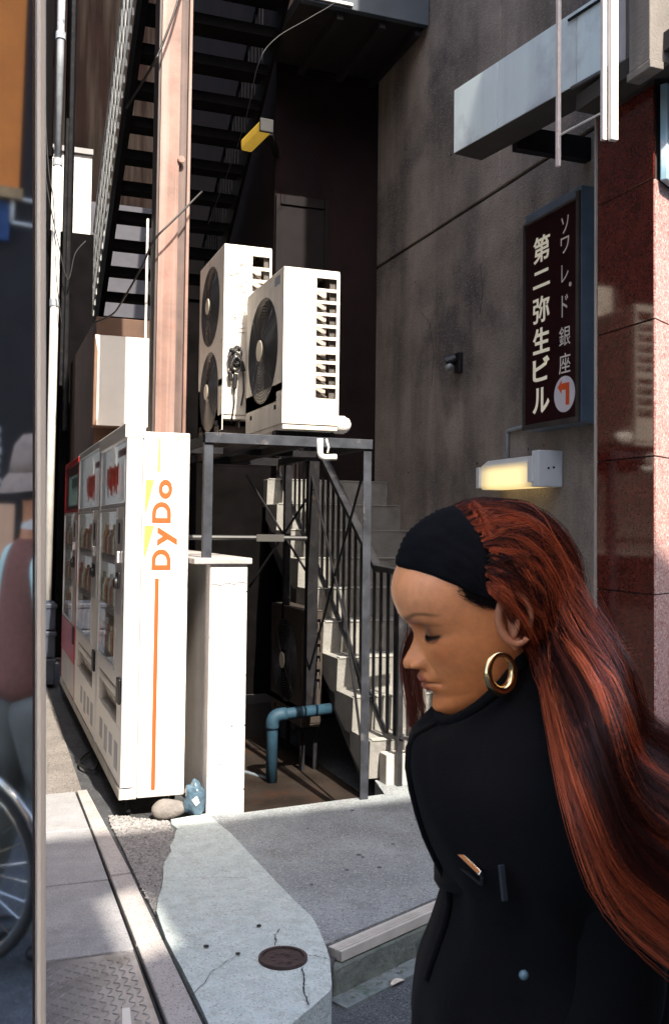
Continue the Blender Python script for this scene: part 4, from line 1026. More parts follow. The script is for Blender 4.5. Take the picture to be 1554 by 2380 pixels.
q.prism([(XL + 0.05, SY + 0.12, SZ - 0.18), (XL + 0.05, SY + RUN * 9, SZ + RISE * 9 - 0.38), (XL + 0.05, SY + RUN * 9, SZ + RISE * 9 - 0.06), (XL + 0.05, SY + 0.12, SZ - 0.01)], (0.9, 0, 0))
q.build('stair_waist', M('waist_concrete', (0.06, 0.065, 0.07), 0.9, var=0.3, vs=4, bump=0.3), cs)
box('landing', STEP, cs, 2.28, 3.197, SY + RUN * 9 + 0.02, 7.80, 1.70, 1.84)
# railing
rl = thing('stair_railing', 'black steel railing with thin balusters beside the concrete stair', 'railing', (2.17, 5.5, 0))
RLM = M('railing_steel', (0.030, 0.030, 0.034), 0.45, metal=0.3, var=0.5, vs=14, spots=((0.10, 0.09, 0.085), 14, 0.6))
slope = RISE / RUN
xr_ = 2.27
def rail_z(y, h): return SZ + RISE * 0.5 + (y - SY) * slope + h
q = MB(); q.bar((xr_, 5.44, rail_z(5.44, 0.955)), (xr_, 7.6, rail_z(7.6, 0.955)), 0.055, 0.035); q.build('handrail', RLM, rl, bevel=0.004)
q = MB(); q.bar((xr_, 5.10, 1.215), (xr_, 5.45, 1.228), 0.055, 0.035); q.build('handrail', RLM, rl, bevel=0.004)
q = MB(); q.bar((xr_ + 0.03, 5.10, 1.213), (xr_ + 0.29, 5.12, 1.213), 0.045, 0.03); q.build('handrail', RLM, rl, bevel=0.004)
q = MB(); q.bar((xr_, 5.30, rail_z(5.30, 0.10)), (xr_, 7.6, rail_z(7.6, 0.10)), 0.03, 0.022); q.build('bottom_rail', RLM, rl)
q = MB(); q.bar((xr_, 5.11, 0.27), (xr_, 5.30, rail_z(5.30, 0.10)), 0.03, 0.022); q.build('bottom_rail', RLM, rl)
for i in range(23):
    y = 5.18 + i * 0.108
    zl = rail_z(y, 0.11) if y > 5.3 else 0.27; zh = rail_z(y, 0.94) if y > 5.45 else 1.21
    q = MB(); q.bar((xr_, y, zl), (xr_, y, zh), 0.016, 0.016); q.build('baluster', RLM, rl)
q = MB(); q.bar((xr_ + 0.005, 5.12, 0.0), (xr_ + 0.005, 5.12, 1.205), 0.03, 0.03); q.build('post', RLM, rl)
q = MB(); q.bar((xr_ + 0.15, 5.105, 0.0), (xr_ + 0.15, 5.105, 1.2), 0.022, 0.022); q.build('post', M('post_pale', (0.14, 0.12, 0.11), 0.5, var=0.4, vs=30), rl)
for k in range(2):
    q = MB(); q.bar((xr_ + 0.05 + k * 0.05, 5.105, 0.28), (xr_ + 0.05 + k * 0.05, 5.105, 1.2), 0.014, 0.014); q.build('baluster', RLM, rl)
q = MB(); q.bar((xr_, 5.105, 0.28), (xr_ + 0.15, 5.105, 0.235), 0.025, 0.02); q.build('bottom_rail', RLM, rl)
# lit riser at the foot of the stair, its sunlight put into a pale colour
box('lit_riser', M('lit_riser_concrete', (0.42, 0.39, 0.35), 0.85, var=0.15, bump=0.4, bs=40), cs, 2.21, 2.66, 5.15, 5.25, -0.02, 0.17, 0.006)

# ------------------------------------------------------------------ bag and stone at the foot of the machine
bg_ = MB(); bg_.ell((1.055, 4.93, 0.075), 0.052, 0.06, 0.10, 44, 34)
for i, v in enumerate(bg_.v):
    k = 0.95 + 0.26 * noise.noise((v[0] * 20, v[1] * 20, v[2] * 17)) + 0.16 * abs(noise.noise((v[0] * 55, v[1] * 55, v[2] * 45)))
    bg_.v[i] = (1.055 + (v[0] - 1.055) * k, 4.93 + (v[1] - 4.93) * k, max(0.004, 0.075 + (v[2] - 0.075) * k))
bb = bg_.build('wrapped_bag', M('blue_plastic', (0.07, 0.12, 0.165), 0.22, var=0.35, vs=30, spec=0.6), base=(1.055, 4.93, 0), smooth=True)
tag(bb, 'small crumpled blue plastic bag squeezed between the vending machine and parapet', 'bag')
q = MB(); q.prism([(1.03, 4.873, 0.09), (1.055, 4.866, 0.11), (1.07, 4.868, 0.075), (1.05, 4.864, 0.06)], (0, -0.002, 0)); q.build('torn_label', VMW, bb)
sn = MB(); sn.ell((0.925, 4.955, 0.03), 0.085, 0.065, 0.052, 22, 14)
for i, v in enumerate(sn.v):
    k = 1 + 0.22 * noise.noise((v[0] * 12, v[1] * 12, v[2] * 12))
    sn.v[i] = (0.925 + (v[0] - 0.925) * k, 4.955 + (v[1] - 4.955) * k, max(-0.01, 0.03 + (v[2] - 0.03) * k))
tag(sn.build('mortar_lump', M('mortar', (0.17, 0.155, 0.145), 0.9, var=0.2, vs=20, bump=0.6, bs=70), base=(0.925, 4.955, 0), smooth=True), 'grey lump of mortar lying under the front corner of the vending machine', 'mortar lump')
# ------------------------------------------------------------------ H-section column of the stair tower
hc = thing('steel_column', 'tall rusty pinkish steel column rising behind the nearest vending machine', 'column', (1.17, 6.6, 0))
COLM = M('rusty_paint', (0.20, 0.112, 0.088), 0.6, var=0.3, vs=4, streak=0.6, stc=(0.36, 0.27, 0.25), spots=((0.20, 0.095, 0.07), 5, 0.58), bump=0.15, bs=40, stsc=16)
q = MB()
q.prism([(x, y, -0.1) for x, y in ((1.088, 6.55), (1.218, 6.55), (1.222, 6.585), (1.272, 6.585), (1.276, 6.545), (1.296, 6.545), (1.296, 6.76), (1.088, 6.76))], (0, 0, 7.0)); q.build('web', COLM, hc)
q = MB(); q.box(1.2195, 1.2745, 6.578, 6.5848, -0.1, 6.9); q.build('inner_web', M('column_inner', (0.085, 0.055, 0.048), 0.7, var=0.35, streak=0.5, stc=(0.2, 0.15, 0.14), stsc=16), hc)  # groove face darkened, its shade put into the colour
q = MB(); q.box(1.072, 1.087, 6.57, 6.76, -0.1, 6.9); q.build('flange', M('column_shade', (0.05, 0.035, 0.032), 0.6, var=0.3), hc)  # side in shade, painted darker than the front
q = MB(); q.disc((1.232, 6.548, 3.985), (0, -1, 0), 0, 0.026, 0.018, 8); q.build('bolt_plate', COLM, hc, bevel=0.003)
q = MB(); q.box(1.045, 1.062, 6.80, 6.83, 1.9, 3.63); wp = q.build('white_conduit', WHITE_METAL, hc)

# ------------------------------------------------------------------ outside steel stair seen from below
es = thing('steel_stair', 'black open riser steel stair rising behind the rusty column', 'stair', (1.6, 8.5, 0))
STM = M('stair_black', (0.004, 0.0036, 0.004), 0.8, var=0.5, vs=8, spec=0.1)
k = 0.19 / 0.255
def nz(y): return 4.42 + (9.0 - y) * k           # tread height along the flight
for i in range(-5, 11):
    y = 9.0 - 0.255 * i; z = 4.33 + 0.19 * i
    q = MB(); q.box(1.10, 2.13, y - 0.13, y + 0.14, z - 0.045, z); q.box(1.10, 2.13, y - 0.14, y - 0.131, z - 0.085, z)
    q.build('tread', STM, es)
q = MB(); q.prism([(1.045, 10.3, nz(10.3) - 0.30), (1.045, 6.4, nz(6.4) - 0.30), (1.045, 6.4, nz(6.4) + 0.06), (1.045, 10.3, nz(10.3) + 0.06)], (0.05, 0, 0)); q.build('stringer', STM, es)
q = MB(); q.prism([(2.135, 10.3, nz(10.3) - 0.26), (2.135, 6.4, nz(6.4) - 0.26), (2.135, 6.4, nz(6.4) + 0.05), (2.135, 10.3, nz(10.3) + 0.05)], (0.03, 0, 0)); q.build('stringer', STM, es)
LATT = M('lattice_paint', (0.42, 0.44, 0.42), 0.5, var=0.25, vs=10)
q = MB(); q.bar((1.03, 10.2, nz(10.2) + 0.98), (1.03, 6.5, nz(6.5) + 0.98), 0.035, 0.035); q.build('handrail', LATT, es)
for h in (0.12, 0.40, 0.68):
    q = MB(); q.bar((1.03, 10.2, nz(10.2) + h), (1.03, 6.5, nz(6.5) + h), 0.016, 0.016); q.build('rail', LATT, es)
for i in range(32):
    y = 10.15 - i * 0.115
    q = MB(); q.bar((1.03, y, nz(y) + 0.05), (1.03, y, nz(y) + 0.97), 0.016, 0.016); q.build('baluster', LATT, es)
q = MB(); q.bar((2.17, 10.2, nz(10.2) + 0.95), (2.17, 7.9, nz(7.9) + 0.95), 0.03, 0.03); q.build('handrail', STM, es)
for i in range(20):
    y = 10.1 - i * 0.115
    q = MB(); q.bar((2.17, y, nz(y) - 0.02), (2.17, y, nz(y) + 0.94), 0.012, 0.012); q.build('baluster', STM, es)
# lower landing walls of that stair: brown block with a white box added for a sun patch
blk = tag(box('brown_wall', BROWN_WALL, None, 0.935, 2.25, 8.90, 11.6, -0.2, 3.35, 0.01, base=(1.5, 10, 0)), 'brown plastered base block under the steel stair', 'wall')
wbx = thing('sun_patch_panel', 'white panel above the vending machines, standing in for a sun patch on the wall', 'cabinet', (1.2, 8.8, 2.3))
box('case', M('patch_case_brown', (0.17, 0.10, 0.065), 0.7, var=0.2), wbx, 0.90, 1.42, 8.705, 8.898, 2.34, 3.15, 0.01)
q = MB(); q.prism([(0.93, 8.70, 2.345), (1.415, 8.70, 2.345), (1.415, 8.70, 3.145), (0.905, 8.70, 3.145), (0.932, 8.70, 3.0)], (0, 0.0045, 0)); q.build('sun_patch_face', WHITE_METAL, wbx)  # white face drawn in the shape of the sunlit patch

# ------------------------------------------------------------------ far end of the alley
DKS = M('shade_siding', (0.004, 0.0035, 0.004), 0.9, var=0.4, spec=0.05)  # near black, standing in for the shade at the alley end
fb = thing('pale_building', 'pale plastered building closing the far end of the alley', 'building', (1.5, 14.2, 0))
PALEW = M('pale_plaster', (0.62, 0.58, 0.54), 0.85, var=0.08)
box('wall', PALEW, fb, 0.72, 1.36, 14.0, 17.0, -0.2, 6.72)
box('coping', M('coping_grey', (0.25, 0.24, 0.24), 0.8), fb, 0.70, 1.37, 13.95, 14.3, 6.725, 6.80)
gb = thing('shaded_wall', 'shaded part of the pale wall, painted bluish grey, glimpsed between the stair treads', 'building', (3, 14.2, 0))
box('wall', M('shaded_plaster', (0.065, 0.065, 0.078), 0.85, var=0.15), gb, 1.375, 7.0, 14.1, 17.0, -0.2, 6.1)  # continues the pale wall, its shade put into the colour
bb2 = thing('shaded_upper_wall', 'upper far wall behind the pale building, its shade painted dark brown', 'building', (2, 18, 0))
box('wall', M('shade_brown', (0.007, 0.0036, 0.003), 0.9, spec=0.05, var=0.4, streak=0.6, vs=1.2), bb2, 0.85, 9.0, 17.2, 20.0, -0.2, 16.0)  # upper far wall in shade, darkened in its colour
box('corner_strip', M('corner_brown', (0.12, 0.06, 0.045), 0.7), bb2, 0.80, 0.848, 17.15, 17.3, -0.2, 16.0)
ab = thing('alley_end_building', 'building on the left of the alley end, its shade painted near black', 'building', (0.2, 11.5, 0))
box('wall', DKS, ab, -3.0, 0.655, 11.2, 16.0, -0.2, 12.0)
box('low_wall', DKS, ab, 0.66, 1.32, 12.0, 12.2, -0.2, 5.0)
box('corner_post', DKS, ab, 0.80, 0.90, 11.3, 11.5, -0.2, 12.0)
for z in (2.8, 5.6, 8.4): box('band', DKS, ab, -3.0, 0.665, 11.17, 11.198, z, z + 0.10)
dp_ = thing('rain_pipe', 'weathered blue grey rain pipe running down the dark alley building', 'pipe', (0.72, 11.0, 0))
RP = M('rain_pipe_paint', (0.34, 0.37, 0.40), 0.5, var=0.3, vs=6, spots=((0.10, 0.12, 0.15), 5, 0.55), streak=0.4, stc=(0.08, 0.09, 0.11))
q = MB(); q.tube([(0.700, 11.0, -0.1), (0.700, 11.0, 5.45)], 0.046, 14); q.build('pipe', M('pipe_white', (0.62, 0.60, 0.57), 0.5, var=0.15, streak=0.3), dp_, smooth=True)
q = MB(); q.tube([(0.700, 11.0, 5.50), (0.700, 11.0, 9.0)], 0.042, 14); q.build('pipe', RP, dp_, smooth=True)
for z in (5.47, 6.9, 3.9): q = MB(); q.tube([(0.700, 11.0, z - 0.04), (0.700, 11.0, z + 0.04)], 0.054, 14); q.build('collar', RP, dp_)
q = MB(); q.tube([(0.79, 11.05, 3.0), (0.80, 11.05, 6.0)], 0.02, 8); q.tube([(0.84, 11.05, 2.5), (0.835, 11.05, 9.0)], 0.025, 8); q.build('side_pipe', DARK_METAL, dp_)
crt = thing('plastic_crate', 'dark blue plastic crate stack at the far end of the alley', 'crates', (0.5, 9.4, 0))
CRB = M('crate_blue', (0.035, 0.045, 0.07), 0.6, var=0.3)
for i, z in enumerate((0.0, 0.25, 0.50)):
    c_ = box('crate', CRB, crt, 0.28, 0.665, 9.2, 9.6, z + 0.003, z + 0.243, 0.01)
    box('crate_rim', CRB, c_, 0.27, 0.675, 9.19, 9.61, z + 0.20, z + 0.235, 0.004)
# loose wires
CBL = M('cable_black', (0.012, 0.012, 0.013), 0.5)
def wire(name, pts, r, label, mat=CBL):
    q = MB(); P = [Vector(p) for p in pts]; out = []
    for i in range(len(P) - 1):
        p0, p1, p2, p3 = P[max(i - 1, 0)], P[i], P[i + 1], P[min(i + 2, len(P) - 1)]
        for s_ in range(6):
            t = s_ / 6
            out.append(0.5 * (2 * p1 + (p2 - p0) * t + (2 * p0 - 5 * p1 + 4 * p2 - p3) * t * t + (3 * p1 - p0 - 3 * p2 + p3) * t ** 3))
    out.append(P[-1])
    q.tube(out, r, 6); o = q.build(name, mat, base=pts[0], smooth=True); tag(o, label, 'cable'); return o
wire('overhead_cable', [(1.372, 6.5, 3.768), (1.266, 6.45, 3.640), (1.154, 6.42, 3.508), (1.038, 6.45, 3.372), (1.002, 6.7, 3.256), (0.955, 7.2, 3.152), (0.943, 7.8, 3.145), (0.868, 8.6, 3.219)], 0.0075, 'black cable slung across the rusty column down to the brown wall')
wire('overhead_cable', [(1.26, 6.46, 5.4), (1.203, 6.45, 5.173), (1.148, 6.44, 4.953), (1.065, 6.45, 4.699), (1.015, 6.5, 4.586), (0.98, 7.5, 4.7)], 0.009, 'thin black cable crossing the top of the rusty column')
wire('loose_wire', [(0.52, 10.9, 5.6), (0.577, 10.9, 5.216), (0.629, 10.9, 4.937), (0.714, 10.9, 4.566), (0.828, 10.9, 4.149), (0.9, 10.9, 4.443), (1.011, 10.9, 4.6)], 0.007, 'thin dark wire sagging beside the rain pipe')
wire('loose_wire', [(0.55, 10.85, 5.9), (0.60, 10.85, 5.3), (0.66, 10.85, 4.95), (0.70, 10.85, 4.2), (0.78, 10.85, 3.6)], 0.006, 'dark wire hanging almost straight down in front of the rain pipe')
wire('loose_wire', [(2.42, 6.6, 5.5), (2.383, 6.6, 5.369), (2.15, 6.6, 5.18), (1.908, 6.6, 4.988), (1.783, 6.6, 4.776), (1.75, 6.9, 4.4), (1.66, 7.6, 3.9)], 0.003, 'faint thin wire hanging under the landing')
wire('ground_cable', [(0.69, 6.4, 0.02), (0.62, 6.25, 0.012), (0.60, 6.1, 0.01), (0.66, 5.95, 0.01), (0.70, 6.05, 0.02), (0.73, 6.2, 0.05)], 0.008, 'loop of black cable lying on the alley floor beside the vending machines')

# ------------------------------------------------------------------ polished shop front at the left edge
ss = thing('shopfront', 'polished dark mirror panel of a shop front with a cream edge trim', 'shop front', (0.05, 1.29, 0))
ta, th = R(1.7), R(15)
mn = Vector((math.sin(th) * math.cos(ta), -math.cos(th) * math.cos(ta), -math.sin(ta)))
mt = Vector((math.cos(th), math.sin(th), 0))
mu = mn.cross(mt); mu = mu if mu.z > 0 else -mu
O = Vector((0.0772, 1.3, 1.48))
ek = -(mu.dot(rt + fw * 0.2987)) / (mt.dot(rt + fw * 0.2987))      # the edge is plumb
def pt(a, h, d=0.0): return O + mt * (a + ek * h) + mu * h + mn * d
MIR = M('mirror_panel', (0.95, 0.94, 0.92), 0.03, metal=1.0, var=0.06, vs=3)
q = MB(); q.prism([pt(-0.60, -1.45), pt(-0.0118, -1.45), pt(-0.0118, 1.6), pt(-0.60, 1.6)], mn * -0.02); q.build('mirror', MIR, ss)
q = MB(); q.prism([pt(-0.0112, -1.45, -0.004), pt(-0.0112, -1.45, 0.004), pt(-0.008, -1.45, 0.0075), pt(-0.003, -1.45, 0.0075), pt(0.0, -1.45, 0.004), pt(0.0, -1.45, -0.02), pt(-0.0112, -1.45, -0.02)], (mu + mt * ek) * 3.05)
TRM = M('cream_trim', (0.92, 0.78, 0.60), 0.35, metal=0.0, var=0.06, vs=4, spots=((0.30, 0.24, 0.18), 7, 0.68)); q.build('edge_trim', TRM, ss)
q = MB(); q.prism([pt(-0.0155, -1.45, 0.0008), pt(-0.0135, -1.45, 0.0008), pt(-0.0135, 1.6, 0.0008), pt(-0.0155, 1.6, 0.0008)], mn * 0.0012); q.build('seal_line', M('seal_dark', (0.05, 0.035, 0.035), 0.4), ss)
q = MB(); q.prism([pt(-0.6, -1.45, -0.022), pt(0.0, -1.45, -0.022), pt(0.0, 1.6, -0.022), pt(-0.6, 1.6, -0.022)], mn * -0.03); q.build('backing', BLACK_PLASTIC, ss)

# ------------------------------------------------------------------ building across the street (seen in the mirror, shades the street)
st_b = thing('street_building', 'building across the street with orange upper and peach lower wall, seen in mirror', 'building', (0, -8, 0))
FN = Vector((-SD.y, SD.x, 0))
def fp(s, d, z): return Vector((0, -5.2, z)) + SD * s + FN * d
def fbox(name, mat, s0, s1, d0, d1, z0, z1, par=st_b, bevel=0):
    q = MB(); q.prism([fp(s0, d0, z0), fp(s1, d0, z0), fp(s1, d1, z0), fp(s0, d1, z0)], (0, 0, z1 - z0)); return q.build(name, mat, par, bevel)
DKF = M('dark_facade', (0.018, 0.015, 0.015), 0.7, var=0.3)
fbox('wall', M('upper_facade', (0.34, 0.27, 0.22), 0.85, var=0.15), -16, 16, -8, -0.16, -0.15, 7.95)
def gable(name, pts):  # unseen gable, shaped for its shadow edge on the ground
    q = MB(); q.prism([fp(s_, 0, z_) for s_, z_ in pts], FN * -0.15); return q.build(name, DKF, st_b)
gz = lambda s_: 9.78 - 0.392 * (s_ - 1.196)
gable('shade_gable', [(-1.5, 7.96), (1.05, 7.96), (1.05, gz(1.05)), (0.5, gz(0.5)), (-1.5, gz(0.5))])
gable('shade_gable', [(1.30, 7.96), (5.83, 7.96), (1.30, gz(1.30))])
gable('shade_gable', [(1.0505, 9.12), (1.2995, 9.12), (1.2995, gz(1.2995)), (1.0505, gz(1.0505))])  # slot left below this piece lets one sun patch through
gable('shade_gable', [(1.0505, 7.96), (1.2995, 7.96), (1.2995, 8.36), (1.0505, 8.36)])
gable('shade_gable', [(-16, 7.96), (-1.51, 7.96), (-1.51, gz(0.5)), (-16, gz(0.5))])
fbox('shop_recess', DKF, -4, 8.0, -0.155, -0.05, -0.14, 3.38)
fbox('upper_wall', DKF, 3.407, 8.0, -0.155, -0.04, 3.383, 7.9)
fbox('orange_wall', M('orange_stucco', (0.80, 0.25, 0.05), 0.85, var=0.12, bump=0.4, bs=30), -6, 3.404, -0.155, 0.03, 3.46, 7.9)
fbox('timber_lintel', M('lintel_timber', (0.42, 0.27, 0.13), 0.7, var=0.25, vs=12), -6, 3.427, -0.155, 0.06, 3.385, 3.457)
fbox('peach_wall', M('peach_plaster', (0.88, 0.50, 0.30), 0.85, var=0.08), -6, 3.467, -0.045, 0.02, -0.14, 1.27)
fbox('noren_curtain', M('noren_blue', (0.03, 0.07, 0.18), 0.8, var=0.3, vs=10), 0.5, 3.352, 0.0, 0.01, 3.10, 3.37)
hd = MB(); hd.tube([fp(3.367, 0.0, 3.40), fp(3.367, 0.0, 3.23)], 0.016, 8); hd.tube([fp(3.367, 0, 3.40), fp(3.507, 0.04, 3.385)], 0.013, 8); hd.tube([fp(3.367, 0, 3.23), fp(3.507, 0.04, 3.215)], 0.013, 8); hd.build('bracket', WHITE_METAL, st_b, smooth=True)
for k_ in range(7):
    q = MB(); q.ell(fp(3.342 + 0.006 * math.sin(k_ * 2), 0.05, 1.36 + 0.07 * k_), 0.022 - 0.002 * k_, 0.012, 0.03, 8, 6); q.build('hanging_charm', M('charm_pale', (0.55, 0.52, 0.48), 0.6), st_b, smooth=True)
# the neighbour that the polished panel belongs to
nb2 = thing('corner_shop', 'dark corner shop building behind the polished panel', 'building', (-4, 3, 0))
box('wall', M('shop_wall', (0.10, 0.09, 0.085), 0.8, var=0.2), nb2, -9.0, -0.60, 2.0, 9.5, -0.15, 9.0)

# ------------------------------------------------------------------ bicycle parked by the street, seen in the mirror
bk = thing('bicycle', 'parked bicycle with bright spoked wheel, reflected low in the mirror panel', 'bicycle', (1.06, -0.62, -0.145))
bc = Vector((1.06, -0.62, -0.145)); bd = Vector((-0.35, -0.94, 0)).normalized(); bu = Vector((0, 0, 1)); bn_ = bd.cross(bu)
TYRE = M('tyre_rubber', (0.02, 0.02, 0.02), 0.8); CHR = M('chrome', (0.72, 0.70, 0.66), 0.12, metal=1.0, var=0.05); BFR = M('bicycle_frame', (0.05, 0.055, 0.06), 0.3)
def bp_(u, h): return bc + bd * u + bu * h
for u in (0.0, 1.05):
    c0 = bp_(u, 0.335)
    circ = lambda rr, n_=36: [c0 + (bd * math.cos(2 * math.pi * i / n_) + bu * math.sin(2 * math.pi * i / n_)) * rr for i in range(n_ + 1)]
    q = MB(); q.tube(circ(0.318), 0.017, 8, cap=False); w_ = q.build('wheel', TYRE, bk, smooth=True)
    q = MB(); q.tube(circ(0.298), 0.010, 6, cap=False); q.build('rim', CHR, w_, smooth=True)
    q = MB()
    for i in range(28):
        a = 2 * math.pi * i / 28
        q.tube([c0 + bn_ * (0.03 if i % 2 else -0.03) + (bd * math.cos(a + 0.4) + bu * math.sin(a + 0.4)) * 0.02, c0 + (bd * math.cos(a) + bu * math.sin(a)) * 0.295], 0.0018, 4)
    q.tube([c0 - bn_ * 0.05, c0 + bn_ * 0.05], 0.022, 10); q.build('spokes', CHR, w_)
    q = MB(); q.tube([c0 + (bd * math.cos(a) + bu * math.sin(a)) * 0.352 for a in [R(d_) for d_ in range(10, 185, 12)]], 0.016, 6); q.build('mudguard', CHR, bk, smooth=True)
q = MB()
for a, b in (((0.0, 0.335), (0.42, 0.30)), ((0.42, 0.30), (0.30, 0.78)), ((0.30, 0.70), (0.0, 0.335)), ((0.42, 0.30), (0.90, 0.72)), ((0.34, 0.55), (0.88, 0.78)), ((0.86, 0.86), (1.05, 0.335))):
    q.tube([bp_(*a), bp_(*b)], 0.016, 8)
q.build('frame', BFR, bk, smooth=True)
q = MB(); q.ell(bp_(0.28, 0.83), 0.07, 0.12, 0.035, 12, 8); q.build('saddle', BLACK_PLASTIC, bk, smooth=True)
q = MB(); q.tube([bp_(0.86, 0.86), bp_(0.85, 1.0)], 0.012, 8); q.tube([bp_(0.70, 1.0) + bn_ * 0.28, bp_(0.84, 1.02) + bn_ * 0.14, bp_(0.86, 1.0), bp_(0.84, 1.02) - bn_ * 0.14, bp_(0.70, 1.0) - bn_ * 0.28], 0.012, 8); q.build('handlebar', CHR, bk, smooth=True)
q = MB(); q.disc(bp_(0.42, 0.30) + bn_ * 0.05, bn_, 0.05, 0.085, 0.006, 24); q.build('chainring', CHR, bk)
for s_ in (1, -1):
    q = MB(); e_ = bp_(0.42 + 0.12 * s_, 0.30 - 0.12 * s_) + bn_ * 0.07 * s_; q.tube([bp_(0.42, 0.30) + bn_ * 0.06 * s_, e_], 0.01, 8); q.build('crank', CHR, bk)
    q = MB(); q.bar(e_ - bd * 0.045, e_ + bd * 0.045, 0.08, 0.02); q.build('pedal', BLACK_PLASTIC, bk)

# ------------------------------------------------------------------ people
def skin(name, verts, edges, radii, mat, parent, root=0, sub=2, base=None):
    """one smooth continuous surface grown round a jointed skeleton"""
    b = BASE[parent.name] if parent is not None else Vector(base)
    me = bpy.data.meshes.new(name)
    me.from_pydata([tuple(Vector(v) - b) for v in verts], edges, [])
    o = bpy.data.objects.new(name, me); col.objects.link(o)
    md = o.modifiers.new('skin', 'SKIN'); md.use_smooth_shade = True; md.branch_smoothing = 0.6
    sd = me.skin_vertices[0].data
    for i, r_ in enumerate(radii):
        sd[i].radius = r_ if isinstance(r_, tuple) else (r_, r_)
        sd[i].use_root = (i == root)
    s_ = o.modifiers.new('sub', 'SUBSURF'); s_.levels = sub; s_.render_levels = sub
    me.materials.append(mat)
    if parent is not None: o.parent = parent
    else: o.location = b
    BASE[o.name] = b
    return o

SKINM = M('man_skin', (0.62, 0.27, 0.14), 0.55, var=0.1, vs=30)
mb0 = Vector((1.272, -0.549, -0.145)); mf = Vector((0.97, 0.24, 0)).normalized(); ml = Vector((-mf.y, mf.x, 0))
mp = thing('person', 'older person in bucket hat, brown vest and pale teal shirt, reflected in the mirror panel', 'person', tuple(mb0))
def mw(f, l, h): return mb0 + mf * f + ml * l + Vector((0, 0, h))
V = [mw(0, 0, 0.94), mw(0.0, 0, 1.12), mw(0.0, 0, 1.30), mw(-0.01, 0, 1.42), mw(0.0, 0, 1.50), mw(0.02, 0, 1.58), mw(0.025, 0, 1.68)]
E_ = [(0, 1), (1, 2), (2, 3), (3, 4), (4, 5), (5, 6)]
RR = [(0.11, 0.11), (0.10, 0.10), (0.095, 0.095), (0.075, 0.075), 0.052, (0.072, 0.085), (0.068, 0.085)]
for sgn in (1, -1):
    k0 = len(V)
    V += [mw(0.0, 0.12 * sgn, 1.38), mw(-0.01 + 0.02 * sgn, 0.19 * sgn, 1.14), mw(0.10, 0.202 * sgn, 0.93), mw(0.15, 0.205 * sgn, 0.86), mw(0.175, 0.20 * sgn, 0.80)]
    E_ += [(2, k0), (k0, k0 + 1), (k0 + 1, k0 + 2), (k0 + 2, k0 + 3), (k0 + 3, k0 + 4)]
    RR += [0.045, 0.040, 0.032, (0.04, 0.022), (0.03, 0.015)]
    k1 = len(V)
    V += [mw(0.02 * sgn, 0.09 * sgn, 0.88), mw(0.07 * sgn + 0.02, 0.095 * sgn, 0.50), mw(0.10 * sgn - 0.06, 0.095 * sgn, 0.09), mw(0.10 * sgn + 0.07, 0.10 * sgn, 0.035)]
    E_ += [(0, k1), (k1, k1 + 1), (k1 + 1, k1 + 2), (k1 + 2, k1 + 3)]
    RR += [0.085, 0.058, 0.042, 0.035]
skin('body', V, E_, RR, SKINM, mp)
# five fingers on each hand
for sgn in (1, -1):
    q = MB()
    for k_ in range(4):
        o0 = mw(0.165 + 0.012 * k_ - 0.018, 0.20 * sgn, 0.80); q.tube([o0, o0 + mf * 0.012 + Vector((0, 0, -0.035)), o0 - mf * 0.004 + Vector((0, 0, -0.06 - 0.008 * (k_ % 3)))], [0.009, 0.0085, 0.006], 8)
    o0 = mw(0.175, 0.195 * sgn, 0.85); q.tube([o0, o0 + mf * 0.035 + Vector((0, 0, -0.03)), o0 + mf * 0.035 + Vector((0, 0, -0.06))], [0.012, 0.010, 0.007], 8)
    q.build('fingers', SKINM, mp, smooth=True)
q = MB(); q.ell(mw(0.115, 0, 1.61), 0.018, 0.014, 0.022, 10, 8); q.build('nose', SKINM, mp, smooth=True)
for sgn in (1, -1):
    q = MB(); q.ell(mw(0.015, 0.078 * sgn, 1.61), 0.018, 0.010, 0.033, 10, 8); q.build('ear', SKINM, mp, smooth=True)
    q = MB(); q.ell(mw(0.098, 0.032 * sgn, 1.635), 0.010, 0.010, 0.006, 8, 6); q.build('eye', BLACK_PLASTIC, mp, smooth=True)
q = MB(); q.ell(mw(-0.012, 0, 1.645), 0.092, 0.086, 0.085, 18, 12)
q.build('hair', M('grey_hair', (0.10, 0.09, 0.085), 0.8), mp, smooth=True)
HATM = M('hat_cloth', (0.30, 0.235, 0.195), 0.9, var=0.2, vs=20)
q = MB(); q.tube([mw(0.01, 0, z) for z in (1.655, 1.70, 1.76, 1.795, 1.805)], [0.115, 0.110, 0.098, 0.072, 0.02], 22); h_ = q.build('hat', HATM, mp, smooth=True)
q = MB(); q.tube([mw(0.015, 0, 1.672), mw(0.015, 0, 1.650), mw(0.02, 0, 1.628)], [0.112, 0.140, 0.158], 24, cap=False); q.build('hat_brim', HATM, h_, smooth=True, fix=False)
VEST = M('vest_wool', (0.23, 0.10, 0.08), 0.95, var=0.15, vs=60, bump=0.4, bs=140)
skin('vest', [mw(0, 0, 0.86), mw(0, 0, 1.0), mw(0.0, 0, 1.14), mw(0, 0, 1.30), mw(-0.005, 0, 1.40), mw(-0.005, 0, 1.455)], [(i, i + 1) for i in range(5)], [(0.155, 0.155), (0.15, 0.15), (0.135, 0.135), (0.125, 0.13), (0.10, 0.105), (0.065, 0.065)], VEST, mp)
SHIRT = M('teal_shirt', (0.50, 0.74, 0.70), 0.85, var=0.12, vs=25, bump=0.3, bs=60)
